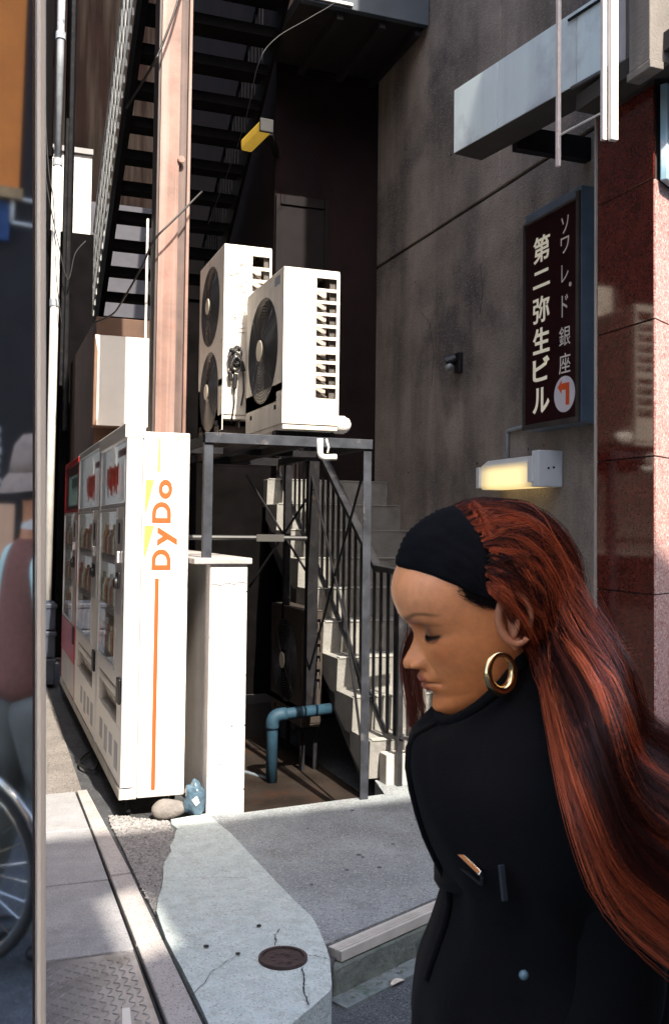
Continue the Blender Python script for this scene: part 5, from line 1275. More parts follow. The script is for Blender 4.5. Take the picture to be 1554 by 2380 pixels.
for sgn in (1, -1):
    skin('sleeve', [mw(0.0, 0.125 * sgn, 1.42), mw(-0.01, 0.175 * sgn, 1.30), mw(-0.01 + 0.02 * sgn, 0.19 * sgn, 1.14), mw(0.09, 0.20 * sgn, 0.95)], [(0, 1), (1, 2), (2, 3)], [0.078, 0.072, 0.062, 0.050], SHIRT, mp)
    skin('trouser_leg', [mw(0.0, 0.06 * sgn, 0.94), mw(0.02 * sgn, 0.092 * sgn, 0.80), mw(0.07 * sgn + 0.02, 0.097 * sgn, 0.48), mw(0.10 * sgn - 0.06, 0.097 * sgn, 0.08)], [(0, 1), (1, 2), (2, 3)], [0.13, 0.112, 0.085, 0.072], M('grey_trousers', (0.15, 0.155, 0.14), 0.9, var=0.2), mp)
    q = MB(); q.ell(mw(0.10 * sgn + 0.01, 0.10 * sgn, 0.045), 0.14, 0.055, 0.045, 16, 10); q.build('shoe', BLACK_PLASTIC, mp, smooth=True)
q = MB(); q.tube([mw(0.01, 0.0, 1.47), mw(0.012, 0, 1.505)], [0.068, 0.062], 16, cap=False); q.build('shirt_collar', M('collar_white', (0.7, 0.68, 0.64), 0.8), mp, smooth=True, fix=False)
# ------------------------------------------------------------------ the person in black walking past
import numpy as np
HP = Vector((0.5534, 1.0051, 1.3826))
yaw_, bow_, tilt_ = R(-74.0), R(21.1), R(-5.2)
f0 = Vector((math.sin(yaw_), math.cos(yaw_), 0)); l0 = Vector((-f0.y, f0.x, 0)); u0_ = Vector((0, 0, 1))
hf_ = f0 * math.cos(bow_) - u0_ * math.sin(bow_); u2_ = u0_ * math.cos(bow_) + f0 * math.sin(bow_)
hl_ = l0 * math.cos(tilt_) + u2_ * math.sin(tilt_); hu_ = u2_ * math.cos(tilt_) - l0 * math.sin(tilt_)
def H(f, l, u): return HP + hf_ * f + hl_ * l + hu_ * u
ROADZ = -0.145
pw_ = thing('person', 'person in black coat with long windblown auburn hair, black headband and hoop earring', 'person', (HP.x, HP.y, ROADZ))
PB = BASE[pw_.name]

def interp(tab, x):
    xs = [t[0] for t in tab]
    if x <= xs[0]: return tab[0][1]
    for (x0, y0), (x1, y1) in zip(tab, tab[1:]):
        if x <= x1:
            i = xs.index(x0); t = (x - x0) / (x1 - x0); h = x1 - x0
            def slope(k):
                if k <= 0 or k >= len(tab) - 1: return 0 if False else (tab[min(k + 1, len(tab) - 1)][1] - tab[max(k - 1, 0)][1]) / (tab[min(k + 1, len(tab) - 1)][0] - tab[max(k - 1, 0)][0])
                return (tab[k + 1][1] - tab[k - 1][1]) / (tab[k + 1][0] - tab[k - 1][0])
            m0, m1 = slope(i) * h, slope(i + 1) * h
            return (2 * t ** 3 - 3 * t * t + 1) * y0 + (t ** 3 - 2 * t * t + t) * m0 + (-2 * t ** 3 + 3 * t * t) * y1 + (t ** 3 - t * t) * m1
    return tab[-1][1]
# midline profile (front), back of skull and half width by height
FRONT = [(-0.118, 0.030), (-0.114, 0.066), (-0.108, 0.083), (-0.100, 0.0915), (-0.092, 0.0945), (-0.085, 0.0925), (-0.078, 0.0895), (-0.066, 0.0905), (-0.040, 0.0905), (-0.020, 0.0885), (-0.004, 0.0880), (0.006, 0.0905),
         (0.018, 0.0955), (0.028, 0.0980), (0.045, 0.0985), (0.062, 0.0925), (0.080, 0.078), (0.096, 0.056), (0.106, 0.034), (0.112, 0.004)]
BACK = [(-0.118, 0.029), (-0.110, 0.022), (-0.10, 0.012), (-0.085, -0.008), (-0.065, -0.036), (-0.045, -0.066), (-0.025, -0.086), (0.0, -0.097), (0.03, -0.099), (0.06, -0.089), (0.085, -0.065), (0.100, -0.040), (0.112, 0.002)]
WIDE = [(-0.118, 0.010), (-0.112, 0.024), (-0.104, 0.034), (-0.092, 0.044), (-0.078, 0.0515), (-0.06, 0.0575), (-0.04, 0.0635), (-0.02, 0.0680), (0.0, 0.0700), (0.02, 0.0705), (0.04, 0.0705), (0.06, 0.066), (0.08, 0.055), (0.095, 0.041), (0.106, 0.025), (0.112, 0.004)]
def G(x, c, s): return math.exp(-((x - c) / s) ** 2)
NU, NP = 210, 220
us = [-0.118 + 0.23 * i / NU for i in range(NU + 1)]
hv, hcol, hfaces = [], [], []
def sm(a, b, x):
    t = max(0.0, min(1.0, (x - a) / (b - a))); return t * t * (3 - 2 * t)
for u in us:
    F, B_, W_ = interp(FRONT, u), interp(BACK, u), interp(WIDE, u)
    c = 0.5 * (F + B_) * 0.5
    for k in range(NP):
        p = 2 * math.pi * k / NP
        # dense sampling of the face
        p = p - 0.45 * math.sin(p)
        cp_, sp_ = math.cos(p), math.sin(p)
        e = 0.86 if cp_ > 0 else 1.0
        l = W_ * math.copysign(abs(sp_) ** 0.9, sp_)
        f = c + ((F - c) if cp_ > 0 else (c - B_)) * math.copysign(abs(cp_) ** e, cp_)
        d = 0.0; al = abs(l); dl = 0.0
        front = sm(0.0, 0.5, cp_)
        if cp_ > 0:
            # nose: bridge, tip, wings, underside
            if -0.047 < u < 0.014:
                t = sm(0.012, -0.031, u) * sm(-0.0445, -0.0365, u)
                ht = 0.0025 + 0.0170 * (sm(0.010, -0.030, u) ** 1.1)
                sg = 0.0062 + 0.0052 * sm(-0.004, -0.032, u)
                d += ht * t * math.exp(-(al / sg) ** 2.2)
            d += 0.0035 * G(u, -0.0305, 0.0075) * G(l, 0, 0.0085)
            d += 0.0125 * G(u, -0.0345, 0.0066) * G(al, 0.0140, 0.0052)
            d -= 0.0050 * G(u, -0.0410, 0.0030) * G(al, 0.0070, 0.0034)
            d -= 0.0030 * G(al - 0.5 * (-0.034 - u), 0.0205, 0.0045) * G(u, -0.037, 0.012)
            # brow, socket, lid, cheek
            d += 0.0030 * G(u, 0.0205 - 0.10 * max(0, al - 0.02), 0.008) * G(al, 0.026, 0.017)
            d -= 0.0125 * G(u, 0.0045, 0.0125) * G(al, 0.0285, 0.0140)
            d -= 0.0045 * G(u, 0.001, 0.009) * G(al, 0.0165, 0.007)
            d += 0.0078 * G(u, 0.0020, 0.0090) * G(al, 0.0330, 0.0125)
            uc = 0.0105 - 9.0 * (al - 0.033) ** 2      # crease over the lid
            d -= 0.0020 * G(u, uc, 0.0017) * G(al, 0.033, 0.014)
            ul = -0.0045 + 6.5 * (al - 0.033) ** 2 * (1 if al < 0.033 else 0.45)      # closing line
            d -= 0.0020 * G(u, ul, 0.0015) * G(al, 0.0335, 0.0145)
            d += 0.0018 * G(u, ul - 0.0045, 0.003) * G(al, 0.031, 0.012)
            d += 0.0050 * G(u, -0.021, 0.017) * G(al, 0.043, 0.016)
            d -= 0.0022 * G(u, -0.062, 0.016) * G(al, 0.047, 0.012)
            # mouth
            ml = 0.0245
            up_ = G(u, -0.0535, 0.0042) * sm(ml, 0.006, al)
            lo_ = G(u, -0.0655, 0.0050) * sm(ml - 0.003, 0.004, al)
            d += 0.0082 * G(u, -0.057, 0.016) * G(al, 0, 0.024)
            d += 0.0048 * up_ * (1 - 0.25 * G(l, 0, 0.004)) + 0.0046 * lo_
            d -= 0.0042 * G(u, -0.0595 - 0.0025 * G(al, 0.026, 0.006), 0.0016) * sm(0.030, 0.022, al)
            d -= 0.0028 * G(al, 0.0275, 0.005) * G(u, -0.061, 0.006)
            d -= 0.0016 * G(u, -0.0465, 0.005) * G(l, 0, 0.0030)
            d += 0.0035 * G(u, -0.093, 0.011) * G(al, 0, 0.015)
        else:
            front = 0
        f += d * (0.35 + 0.65 * front) if cp_ > 0 else 0
        hv.append((f, l, u))
        # skin colours: lips, brow hairs, lid make-up; light on forehead, shade on jaw painted
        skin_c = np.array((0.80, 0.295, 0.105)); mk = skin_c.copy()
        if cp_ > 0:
            fz = sm(0.0, 0.045, u); mk = mk * (1 - 0.5 * fz) + np.array((0.90, 0.40, 0.19)) * 0.5 * fz  # forehead painted lighter, as lit from above
            lz = sm(-0.03, -0.07, u); mk = mk * (1 - 0.45 * lz) + np.array((0.58, 0.15, 0.035)) * 0.5 * lz  # lower face painted darker, as shaded from above
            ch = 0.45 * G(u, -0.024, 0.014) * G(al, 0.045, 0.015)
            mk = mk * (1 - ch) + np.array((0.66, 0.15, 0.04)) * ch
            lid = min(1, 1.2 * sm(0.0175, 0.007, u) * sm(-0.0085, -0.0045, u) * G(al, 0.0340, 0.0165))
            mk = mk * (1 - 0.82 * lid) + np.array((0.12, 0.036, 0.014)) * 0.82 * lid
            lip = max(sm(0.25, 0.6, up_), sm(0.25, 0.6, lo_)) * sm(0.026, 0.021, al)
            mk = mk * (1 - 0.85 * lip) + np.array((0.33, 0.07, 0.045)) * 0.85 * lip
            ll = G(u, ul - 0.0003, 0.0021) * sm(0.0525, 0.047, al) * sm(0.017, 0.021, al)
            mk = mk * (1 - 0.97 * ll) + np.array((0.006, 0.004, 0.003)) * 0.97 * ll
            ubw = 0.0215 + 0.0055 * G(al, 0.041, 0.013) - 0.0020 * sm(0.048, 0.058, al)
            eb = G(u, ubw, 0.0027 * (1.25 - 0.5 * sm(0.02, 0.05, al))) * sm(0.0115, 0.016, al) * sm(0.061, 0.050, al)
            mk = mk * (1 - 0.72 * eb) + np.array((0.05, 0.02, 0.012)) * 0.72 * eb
            nost = G(u, -0.0415, 0.0026) * G(al, 0.0070, 0.0032); mk = mk * (1 - 0.9 * min(1, nost))  # shade of the nostrils painted in
            mo = G(u, -0.0595, 0.0010) * sm(0.026, 0.020, al); mk = mk * (1 - 0.75 * mo)  # shade of the mouth line painted in
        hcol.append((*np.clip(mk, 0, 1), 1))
for j in range(NU):
    for k in range(NP):
        hfaces.append((j * NP + k, j * NP + (k + 1) % NP, (j + 1) * NP + (k + 1) % NP, (j + 1) * NP + k))
hfaces.append(tuple(range(NP))[::-1]); hfaces.append(tuple(NU * NP + k for k in range(NP)))

# neck and trunk continue the same body under the coat
me = bpy.data.meshes.new('body')
verts = [tuple(H(*v) - PB) for v in hv]
bvr = []
nk = len(verts)
NB = 24
def trunk_ring(c, rx, ry, fx, lx):
    return [c + fx * (rx * math.cos(2 * math.pi * i / NB)) + lx * (ry * math.sin(2 * math.pi * i / NB)) for i in range(NB)]
bf = Vector((-math.cos(R(26)), math.sin(R(26)), 0)); bl = Vector((-bf.y, bf.x, 0))      # body faces image left, its left side to the street
def BD(f, l, z): return Vector((HP.x, HP.y, 0)) + bf * f + bl * l + Vector((0, 0, z))
rings = [trunk_ring(H(-0.015, 0, -0.06), 0.05, 0.052, hf_, hl_), trunk_ring(BD(-0.04, 0, 1.24), 0.052, 0.055, bf, bl), trunk_ring(BD(-0.075, 0, 1.17), 0.08, 0.13, bf, bl),
         trunk_ring(BD(-0.09, 0, 1.10), 0.10, 0.17, bf, bl), trunk_ring(BD(-0.10, 0, 0.98), 0.09, 0.14, bf, bl), trunk_ring(BD(-0.11, 0, 0.84), 0.11, 0.16, bf, bl), trunk_ring(BD(-0.11, 0, 0.70), 0.10, 0.16, bf, bl)]
for rg_ in rings: verts += [tuple(v - PB) for v in rg_]
fs = list(hfaces)
for j in range(len(rings) - 1):
    for k in range(NB):
        fs.append((nk + j * NB + k, nk + j * NB + (k + 1) % NB, nk + (j + 1) * NB + (k + 1) % NB, nk + (j + 1) * NB + k))
me.from_pydata(verts, [], fs)
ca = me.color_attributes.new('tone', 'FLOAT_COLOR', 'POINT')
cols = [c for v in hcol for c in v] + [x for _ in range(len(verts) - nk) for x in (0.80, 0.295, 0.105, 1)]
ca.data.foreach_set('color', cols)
me.polygons.foreach_set('use_smooth', [True] * len(me.polygons))
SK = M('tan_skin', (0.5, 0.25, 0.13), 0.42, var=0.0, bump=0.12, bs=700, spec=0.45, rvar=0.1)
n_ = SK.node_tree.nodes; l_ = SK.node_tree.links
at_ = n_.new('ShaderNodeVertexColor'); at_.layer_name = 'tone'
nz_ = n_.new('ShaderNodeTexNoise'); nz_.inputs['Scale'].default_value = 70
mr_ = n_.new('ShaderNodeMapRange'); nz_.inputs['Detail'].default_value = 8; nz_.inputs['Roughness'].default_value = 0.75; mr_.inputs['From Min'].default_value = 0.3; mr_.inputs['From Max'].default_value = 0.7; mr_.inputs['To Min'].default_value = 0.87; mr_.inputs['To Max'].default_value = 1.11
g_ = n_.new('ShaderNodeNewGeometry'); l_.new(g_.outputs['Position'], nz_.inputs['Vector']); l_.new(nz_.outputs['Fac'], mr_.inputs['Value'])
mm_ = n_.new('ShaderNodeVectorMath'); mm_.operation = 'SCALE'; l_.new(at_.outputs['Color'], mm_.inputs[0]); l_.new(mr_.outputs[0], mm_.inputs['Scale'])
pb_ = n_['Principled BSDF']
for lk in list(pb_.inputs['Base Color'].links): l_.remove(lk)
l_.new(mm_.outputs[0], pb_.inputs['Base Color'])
pb_.inputs['Subsurface Weight'].default_value = 0.06; pb_.inputs['Subsurface Radius'].default_value = (0.012, 0.005, 0.003); pb_.inputs['Subsurface Scale'].default_value = 0.6
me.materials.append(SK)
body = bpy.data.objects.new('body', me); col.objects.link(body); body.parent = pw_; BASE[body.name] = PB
bm = bmesh.new(); bm.from_mesh(me); bmesh.ops.recalc_face_normals(bm, faces=bm.faces); bm.to_mesh(me); bm.free()

# ears
for sgn in (1, -1):
    q = MB(); pts = []
    for i in range(17):
        a = R(-120 + 330 * i / 16)
        pts.append(H(-0.012 + 0.017 * math.cos(a) - 0.004 * math.sin(a), sgn * (0.0725 + 0.007 * abs(math.sin(a * 0.5))), -0.008 + 0.028 * math.sin(a)))
    q.tube(pts, [0.0035 + 0.002 * math.sin(math.pi * i / 16) for i in range(17)], 8)
    q.ell(H(-0.010, sgn * 0.0715, -0.010), 0.006, 0.014, 0.022, 12, 8)
    q.ell(H(-0.006, sgn * 0.0725, -0.034), 0.0075, 0.0065, 0.010, 12, 8)
    EARM = M('ear_skin', (0.50, 0.20, 0.10), 0.45, var=0.05); q.build('ear', EARM, pw_, smooth=True)
# lashes
LASH = M('lash_black', (0.006, 0.005, 0.004), 0.6)
def head_f(l, u):
    best = None
    j = int((u + 0.118) / 0.23 * NU); j = max(0, min(NU, j)); bd_ = 9
    for k in range(NP):
        v = hv[j * NP + k]
        if v[0] > 0 and abs(v[1] - l) < bd_: bd_ = abs(v[1] - l); best = v[0]
    return best
for sgn in (1, -1):
    q = MB()
    for i in range(26):
        al = 0.0215 + 0.0275 * i / 25; ul = -0.0045 + 6.5 * (al - 0.033) ** 2 * (1 if al < 0.033 else 0.45)
        p0 = (head_f(sgn * al, ul) + 0.0004, sgn * al, ul)
        out = 0.003 + 0.004 * (i / 25)
        q.tube([H(*p0), H(p0[0] + 0.6 * out, sgn * (al + 0.12 * out), ul - 0.55 * out), H(p0[0] + out, sgn * (al + 0.3 * out + 0.001), ul - 0.75 * out)], [0.00035, 0.00025, 0.0001], 3)
    q.build('lashes', LASH, pw_)

# hoop earring
GOLD = M('gold', (0.80, 0.60, 0.30), 0.14, metal=1.0, var=0.08, vs=80)
er_ = Vector((math.cos(R(27.5)), -math.sin(R(27.5)), 0)); ed_ = Vector((-math.sin(R(27.5)), -math.cos(R(27.5)), 0))
ec = H(0.0240, 0.0825, -0.0555) + ed_ * 0.004
ea = (-er_ * 0.80 + ed_ * 0.60).normalized(); ez = (u0_ * 0.95 - bl * 0.05 + hf_ * 0.05).normalized(); 
ez = (ez - ea * ez.dot(ea)).normalized()
q = MB(); circ = []; rads = []
for i in range(49):
    a = 2 * math.pi * i / 48
    circ.append(ec + ea * (0.0172 * math.cos(a)) + ez * (0.0198 * math.sin(a))); rads.append(0.0036 + 0.0026 * (0.5 - 0.5 * math.sin(a)))
q.tube(circ, rads, 14, cap=False); q.build('earring', GOLD, pw_, smooth=True)

# ------------------------------------------------------------------ headband, a wide ribbed band over the front of the head
def skull(al, be, off):
    """point on the cranium: al = angle from the face up over the crown, be = towards the left ear"""
    d = (math.cos(be) * math.cos(al), math.sin(be), math.cos(be) * math.sin(al))
    rf = 0.098 if d[0] > 0 else 0.104
    k_ = 1 / math.sqrt((d[0] / rf) ** 2 + (d[1] / 0.0745) ** 2 + (d[2] / 0.098) ** 2)
    k_ += off
    return (d[0] * k_ - 0.002, d[1] * k_, d[2] * k_ + 0.016)
BAND = M('headband_knit', (0.0055, 0.0055, 0.0065), 0.95, var=0.25, vs=40, bump=0.2, bs=200, sheen=0.0, spec=0.08)
q = MB(); NA, NBt = 30, 70; vs = []; fs = []
def band_edges(be):
    t = abs(be) / R(100)
    a0 = R(36) + R(4) * sm(0.0, 0.5, t) - R(20) * sm(0.55, 1.0, t); a1 = R(95) + R(9) * sm(0.0, 0.5, t) - R(9) * t - R(54) * sm(0.55, 1.0, t)
    return a0, a1
for j in range(NBt + 1):
    be = R(-92) + R(184) * j / NBt
    a0, a1 = band_edges(be)
    for i in range(NA + 1):
        t = i / NA; al = a0 + (a1 - a0) * t
        bulge = 0.0032 + (0.0062 + 0.004 * math.exp(-(be / 0.6) ** 2) * (1 - t)) * (math.sin(math.pi * min(1, max(0, t))) ** 0.35)
        rib = 0.0010 * math.sin(t * 2 * math.pi * 15 + 1.5 * noise.noise((be * 3, 0, 0))) + 0.0012 * noise.noise((t * 9, be * 5, 0))
        vs.append(H(*skull(al, be, bulge + rib)))
for j in range(NBt):
    for i in range(NA): fs.append((j * (NA + 1) + i, j * (NA + 1) + i + 1, (j + 1) * (NA + 1) + i + 1, (j + 1) * (NA + 1) + i))
q.add(vs, fs); q.build('headband', BAND, pw_, smooth=True)

# ------------------------------------------------------------------ hair
HAIR = M('auburn_hair', (0.2, 0.05, 0.03), 0.45, var=0.0, spec=0.3)
n_ = HAIR.node_tree.nodes; l_ = HAIR.node_tree.links
at_ = n_.new('ShaderNodeVertexColor'); at_.layer_name = 'tone'
pb_ = n_['Principled BSDF']
for lk in list(pb_.inputs['Base Color'].links): l_.remove(lk)
l_.new(at_.outputs['Color'], pb_.inputs['Base Color'])
rg = random.Random(21)
er = Vector((math.cos(R(27.5)), -math.sin(R(27.5)), 0)); ed = Vector((-math.sin(R(27.5)), -math.cos(R(27.5)), 0))   # along the wind, towards the street
def WP(a, h, d): return HP + er * a + Vector((0, 0, h)) + ed * d
TOP = [(0.0, (-0.026, 0.118)), (0.08, (0.024, 0.104)), (0.16, (0.056, 0.085)), (0.26, (0.090, 0.045)), (0.36, (0.112, 0.0)), (0.45, (0.128, -0.028)), (0.56, (0.154, -0.071)), (0.66, (0.165, -0.110)), (0.74, (0.174, -0.138)), (0.85, (0.215, -0.164)), (1.0, (0.31, -0.195))]
BOT = [(0.0, (0.022, -0.004)), (0.08, (0.034, -0.025)), (0.16, (0.050, -0.050)), (0.26, (0.070, -0.086)), (0.36, (0.081, -0.122)), (0.45, (0.094, -0.155)), (0.56, (0.112, -0.205)), (0.66, (0.130, -0.255)), (0.74, (0.150, -0.295)), (0.85, (0.195, -0.338)), (1.0, (0.30, -0.400))]
def tab2(tab, s):
    for (s0, p0), (s1, p1) in zip(tab, tab[1:]):
        if s <= s1:
            t = (s - s0) / (s1 - s0); return (p0[0] + (p1[0] - p0[0]) * t, p0[1] + (p1[1] - p0[1]) * t)
    return tab[-1][1]
def catmull(P, n):
    out = []
    for i in range(len(P) - 1):
        p0, p1, p2, p3 = P[max(i - 1, 0)], P[i], P[i + 1], P[min(i + 2, len(P) - 1)]
        for s_ in range(n):
            t = s_ / n
            out.append(0.5 * (2 * p1 + (p2 - p0) * t + (2 * p0 - 5 * p1 + 4 * p2 - p3) * t * t + (3 * p1 - p0 - 3 * p2 + p3) * t ** 3))
    out.append(P[-1]); return out
HVv, HF, HC, HN = [], [], [], [0]
def strands(P_, rads, cs):
    """P_: strands x points x 3; three sided tapering hairs"""
    n, L_, _ = P_.shape
    d = np.empty_like(P_); d[:, 1:-1] = P_[:, 2:] - P_[:, :-2]; d[:, 0] = P_[:, 1] - P_[:, 0]; d[:, -1] = P_[:, -1] - P_[:, -2]
    d /= np.linalg.norm(d, axis=2, keepdims=True) + 1e-9
    x = np.cross(d, np.array((0.3, 0.2, 0.93))); x /= np.linalg.norm(x, axis=2, keepdims=True) + 1e-9
    y = np.cross(d, x)
    t = np.linspace(0, 1, L_); tp = np.where(t < 0.6, 1.0, 1.0 - 0.85 * (t - 0.6) / 0.4)
    r_ = (rads[:, None] * tp[None, :])[:, :, None]
    ring = np.stack([P_ + (x * math.cos(q_ * 2.0944) + y * math.sin(q_ * 2.0944)) * r_ for q_ in range(3)], axis=2)      # n L 3 3
    HVv.append((ring - np.array(PB)).reshape(-1, 3))
    HC.append(np.repeat(np.concatenate([cs, np.ones((n, 1))], 1), L_ * 3, axis=0))
    k = HN[0] + np.arange(n)[:, None, None] * (L_ * 3) + np.arange(L_ - 1)[None, :, None] * 3
    q_ = np.arange(3)[None, None, :]; q2 = (np.arange(3)[None, None, :] + 1) % 3
    HF.append(np.stack([k + q_, k + q2, k + 3 + q2, k + 3 + q_], axis=3).reshape(-1, 4))
    HN[0] += n * L_ * 3
nrs = np.random.RandomState(4)
def tone(t):
    dark = np.array((0.018, 0.006, 0.006)); mid = np.array((0.15, 0.030, 0.016)); hi = np.array((0.82, 0.17, 0.058))
    c = dark + (mid - dark) * min(1, t * 2) if t < 0.5 else mid + (hi - mid) * (t - 0.5) * 2
    return tuple(c)
def clump(guide, n, spread0, spread1, rad, tbase, tvar=0.16):
    g = np.array([tuple(p) for p in guide]); L_ = len(g); t = np.linspace(0, 1, L_)
    ph = rg.uniform(0, 6.28)
    sp = (spread0 * np.minimum(1, 0.15 + t * 5) + (spread1 - spread0) * t ** 1.2) * (0.6 + 0.4 * np.sin(3.0 * t + ph))
    o_ = nrs.normal(size=(n, 1, 3)); w2 = nrs.uniform(0, 6.28, (n, 1)); am = nrs.uniform(0.0, 0.0042, (n, 1))
    P_ = g[None] + o_ * sp[None, :, None]
    wv = am * np.sin(8 * t[None] + w2) * t[None]
    P_[:, :, 2] += wv; P_ += np.array(er)[None, None] * (0.6 * wv[:, ::-1] * t[None])[:, :, None]
    tt = np.clip(tbase + nrs.normal(size=n) * tvar, 0, 1); cs = np.array([tone(v) for v in tt])
    strands(P_, rad * nrs.uniform(0.7, 1.3, n), cs)
OVER = Vector((-0.60, -0.82, 0.25))          # forward over the shoulder, towards the street
def outside(p):
    q_ = p - HP; x, y, z = q_.dot(hf_) + 0.002, q_.dot(hl_), q_.dot(hu_) - 0.016
    e_ = math.sqrt((x / 0.112) ** 2 + (y / 0.084) ** 2 + (z / 0.103) ** 2)
    if e_ < 1.0 and e_ > 0.3:
        x, y, z = x / e_, y / e_, z / e_; return H(x - 0.002, y, z + 0.016)
    return p
NCL = 190
for ci in range(NCL):
    v = rg.random()
    if v > 0.42 and rg.random() < 0.45: v = rg.random() * 0.42
    side = 1 if rg.random() < 0.72 else -1
    be = R(82) * (v ** 0.9) * side if side > 0 else -R(75) * (v ** 0.9)
    a0, a1 = band_edges(be)
    start = a1 - R(4) + (R(50) * rg.random() ** 2 if rg.random() < 0.45 else 0)
    P = [H(*skull(start, be, 0.0015)), H(*skull(min(start + R(7), R(170)), be, 0.005))]
    a_last = (P[-1] - HP).dot(er) + 0.012; wp_ = rg.uniform(0, 6.28); wa_ = rg.uniform(0.003, 0.013)
    vv = max(0.0, min(1.0, v + rg.gauss(0, 0.045)))
    dep = (0.045 * side * (0.4 + 0.6 * v)) + rg.gauss(0, 0.012)
    lift = rg.gauss(0, 0.008)
    for s_ in (0.08, 0.16, 0.26, 0.36, 0.45, 0.56, 0.66, 0.74, 0.85, 1.0):
        t_, b_2 = tab2(TOP, s_), tab2(BOT, s_)
        a_, h_ = t_[0] + (b_2[0] - t_[0]) * vv, t_[1] + (b_2[1] - t_[1]) * vv
        if a_ < a_last: continue
        over = (0.06 + 0.215 * sm(0.05, 0.5, vv)) * sm(0.26, 0.62, s_)          # the hair lies over the shoulder
        p_ = WP(a_, h_ + lift * s_ + 0.007 * s_ * math.sin(9 * s_ + v * 20) + wa_ * s_ * math.sin(12 * s_ + wp_), 0)
        dd = dep * (1 - 0.6 * s_) + over
        P.append(p_ + OVER * dd)
    if rg.random() < 0.4 and len(P) > 7: P[-1] = P[-2] + (P[-1] - P[-2]) * rg.uniform(0.25, 0.8)
    g_ = [outside(p) for p in catmull(P, 2)]
    u_ = rg.random(); tb_ = 0.93 if u_ < 0.28 - 0.06 * v else (0.56 if u_ < 0.54 - 0.10 * v else 0.09)
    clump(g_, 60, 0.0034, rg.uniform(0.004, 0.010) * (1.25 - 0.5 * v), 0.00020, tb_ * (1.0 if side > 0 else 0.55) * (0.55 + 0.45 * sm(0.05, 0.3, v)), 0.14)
# loose bright wisps lifted by the wind, and the lock on the far side of the face
for ci in range(26):
    v = rg.uniform(0.15, 0.6); be = R(70) * v + 0.1; a0, a1 = band_edges(be)
    e1, e2 = rg.uniform(-0.008, 0.008), rg.uniform(-0.012, 0.012)
    P = [H(*skull(a1 - R(1), be, 0.003)), H(*skull(a1 + R(8), be, 0.008)), WP(0.062 + 0.012 * v, 0.005 - 0.07 * v, 0.05), WP(0.098, -0.028 - 0.07 * v, 0.05), WP(0.128 + e1, -0.030 - 0.06 * v + e2, 0.045), WP(0.152 + e1, -0.030 - 0.055 * v + e2, 0.04)]
    clump([outside(p) for p in catmull(P, 4)], 9, 0.0015, 0.006, 0.00019, 0.85)
for ci in range(14):
    x = rg.uniform(-0.100, -0.078)
    P = [H(0.03, -0.07, 0.03), WP(x + 0.02, -0.02, -0.06), WP(x, -0.07, -0.065), WP(x + 0.004, -0.12, -0.06), WP(x + 0.012 + rg.uniform(0, 0.01), -0.20 + rg.uniform(-0.02, 0.02), -0.05)]
    clump(catmull(P, 4), 40, 0.002, 0.006, 0.00024, 0.40)
for ci in range(60):
    v = rg.random(); be = R(78) * v; a0, a1 = band_edges(be); up_l = rg.uniform(0.0, 0.02)
    P = [H(*skull(a1 + R(2), be, 0.004))]
    a_l = (P[0] - HP).dot(er) + 0.02
    for s_ in (0.16, 0.26, 0.36, 0.5, 0.66, 0.8, 1.0):
        t_, b_2 = tab2(TOP, s_), tab2(BOT, s_); a_, h_ = t_[0] + (b_2[0] - t_[0]) * v, t_[1] + (b_2[1] - t_[1]) * v
        if a_ < a_l: continue
        p_ = WP(a_ + rg.gauss(0, 0.006), h_ + up_l * math.sin(3.1 * s_) + rg.gauss(0, 0.008), 0); P.append(p_ + OVER * (0.05 + 0.19 * v * sm(0.26, 0.62, s_)))
    clump([outside(p) for p in catmull(P, 3)], 3, 0.001, 0.010, 0.00017, 0.8)
me = bpy.data.meshes.new('hair')
HVa, HFa, HCa = np.concatenate(HVv), np.concatenate(HF), np.concatenate(HC)
me.vertices.add(len(HVa)); me.vertices.foreach_set('co', HVa.astype(np.float32).ravel())
me.loops.add(len(HFa) * 4); me.loops.foreach_set('vertex_index', HFa.astype(np.int32).ravel())
me.polygons.add(len(HFa)); me.polygons.foreach_set('loop_start', np.arange(0, len(HFa) * 4, 4, dtype=np.int32))
me.update(calc_edges=True)
ca = me.color_attributes.new('tone', 'FLOAT_COLOR', 'POINT'); ca.data.foreach_set('color', HCa.astype(np.float32).ravel())
me.polygons.foreach_set('use_smooth', [True] * len(me.polygons)); me.materials.append(HAIR)
hair = bpy.data.objects.new('hair', me); col.objects.link(hair); hair.parent = pw_; BASE[hair.name] = PB
# scalp under the strands
q = MB(); vs = []; fs = []
for j in range(41):
    be = R(-88) + R(176) * j / 40; a0, a1 = band_edges(be)
    for i in range(25):
        al = a1 - R(8) + (R(200) - a1) * i / 24
        vs.append(H(*skull(al, be, 0.0005 + 0.006 * math.sin(math.pi * i / 24))))
for j in range(40):
    for i in range(24): fs.append((j * 25 + i, j * 25 + i + 1, (j + 1) * 25 + i + 1, (j + 1) * 25 + i))
q.add(vs, fs); q.build('hair_cap', M('hair_root', (0.030, 0.010, 0.008), 0.6, var=0.4, vs=60), pw_, smooth=True)
# short dark hair at the temple under the band
q = MB()
for sgn in (1, -1):
    for i in range(1500):
        be = sgn * R(rg.uniform(40, 89)); a0, a1 = band_edges(be); k_ = abs(be) / R(89)
        p0 = Vector(skull(a0 + R(3) - R(rg.uniform(0, 27)) * sm(0.42, 0.8, k_) * rg.random() ** 1.3, be, 0.0015)); ln = rg.uniform(0.006, 0.024) * (0.25 + k_ ** 2)
        p1 = p0 + Vector((-0.45 * ln, 0, -0.55 * ln)); p2 = p0 + Vector((-1.2 * ln, sgn * 0.0008, -0.75 * ln))
        q.tube([H(*p0), H(*p1), H(*p2)], [0.00024, 0.0002, 0.0001], 3, cap=False)
q.build('temple_hair', M('temple_dark', (0.02, 0.011, 0.009), 0.7, spec=0.2), pw_)

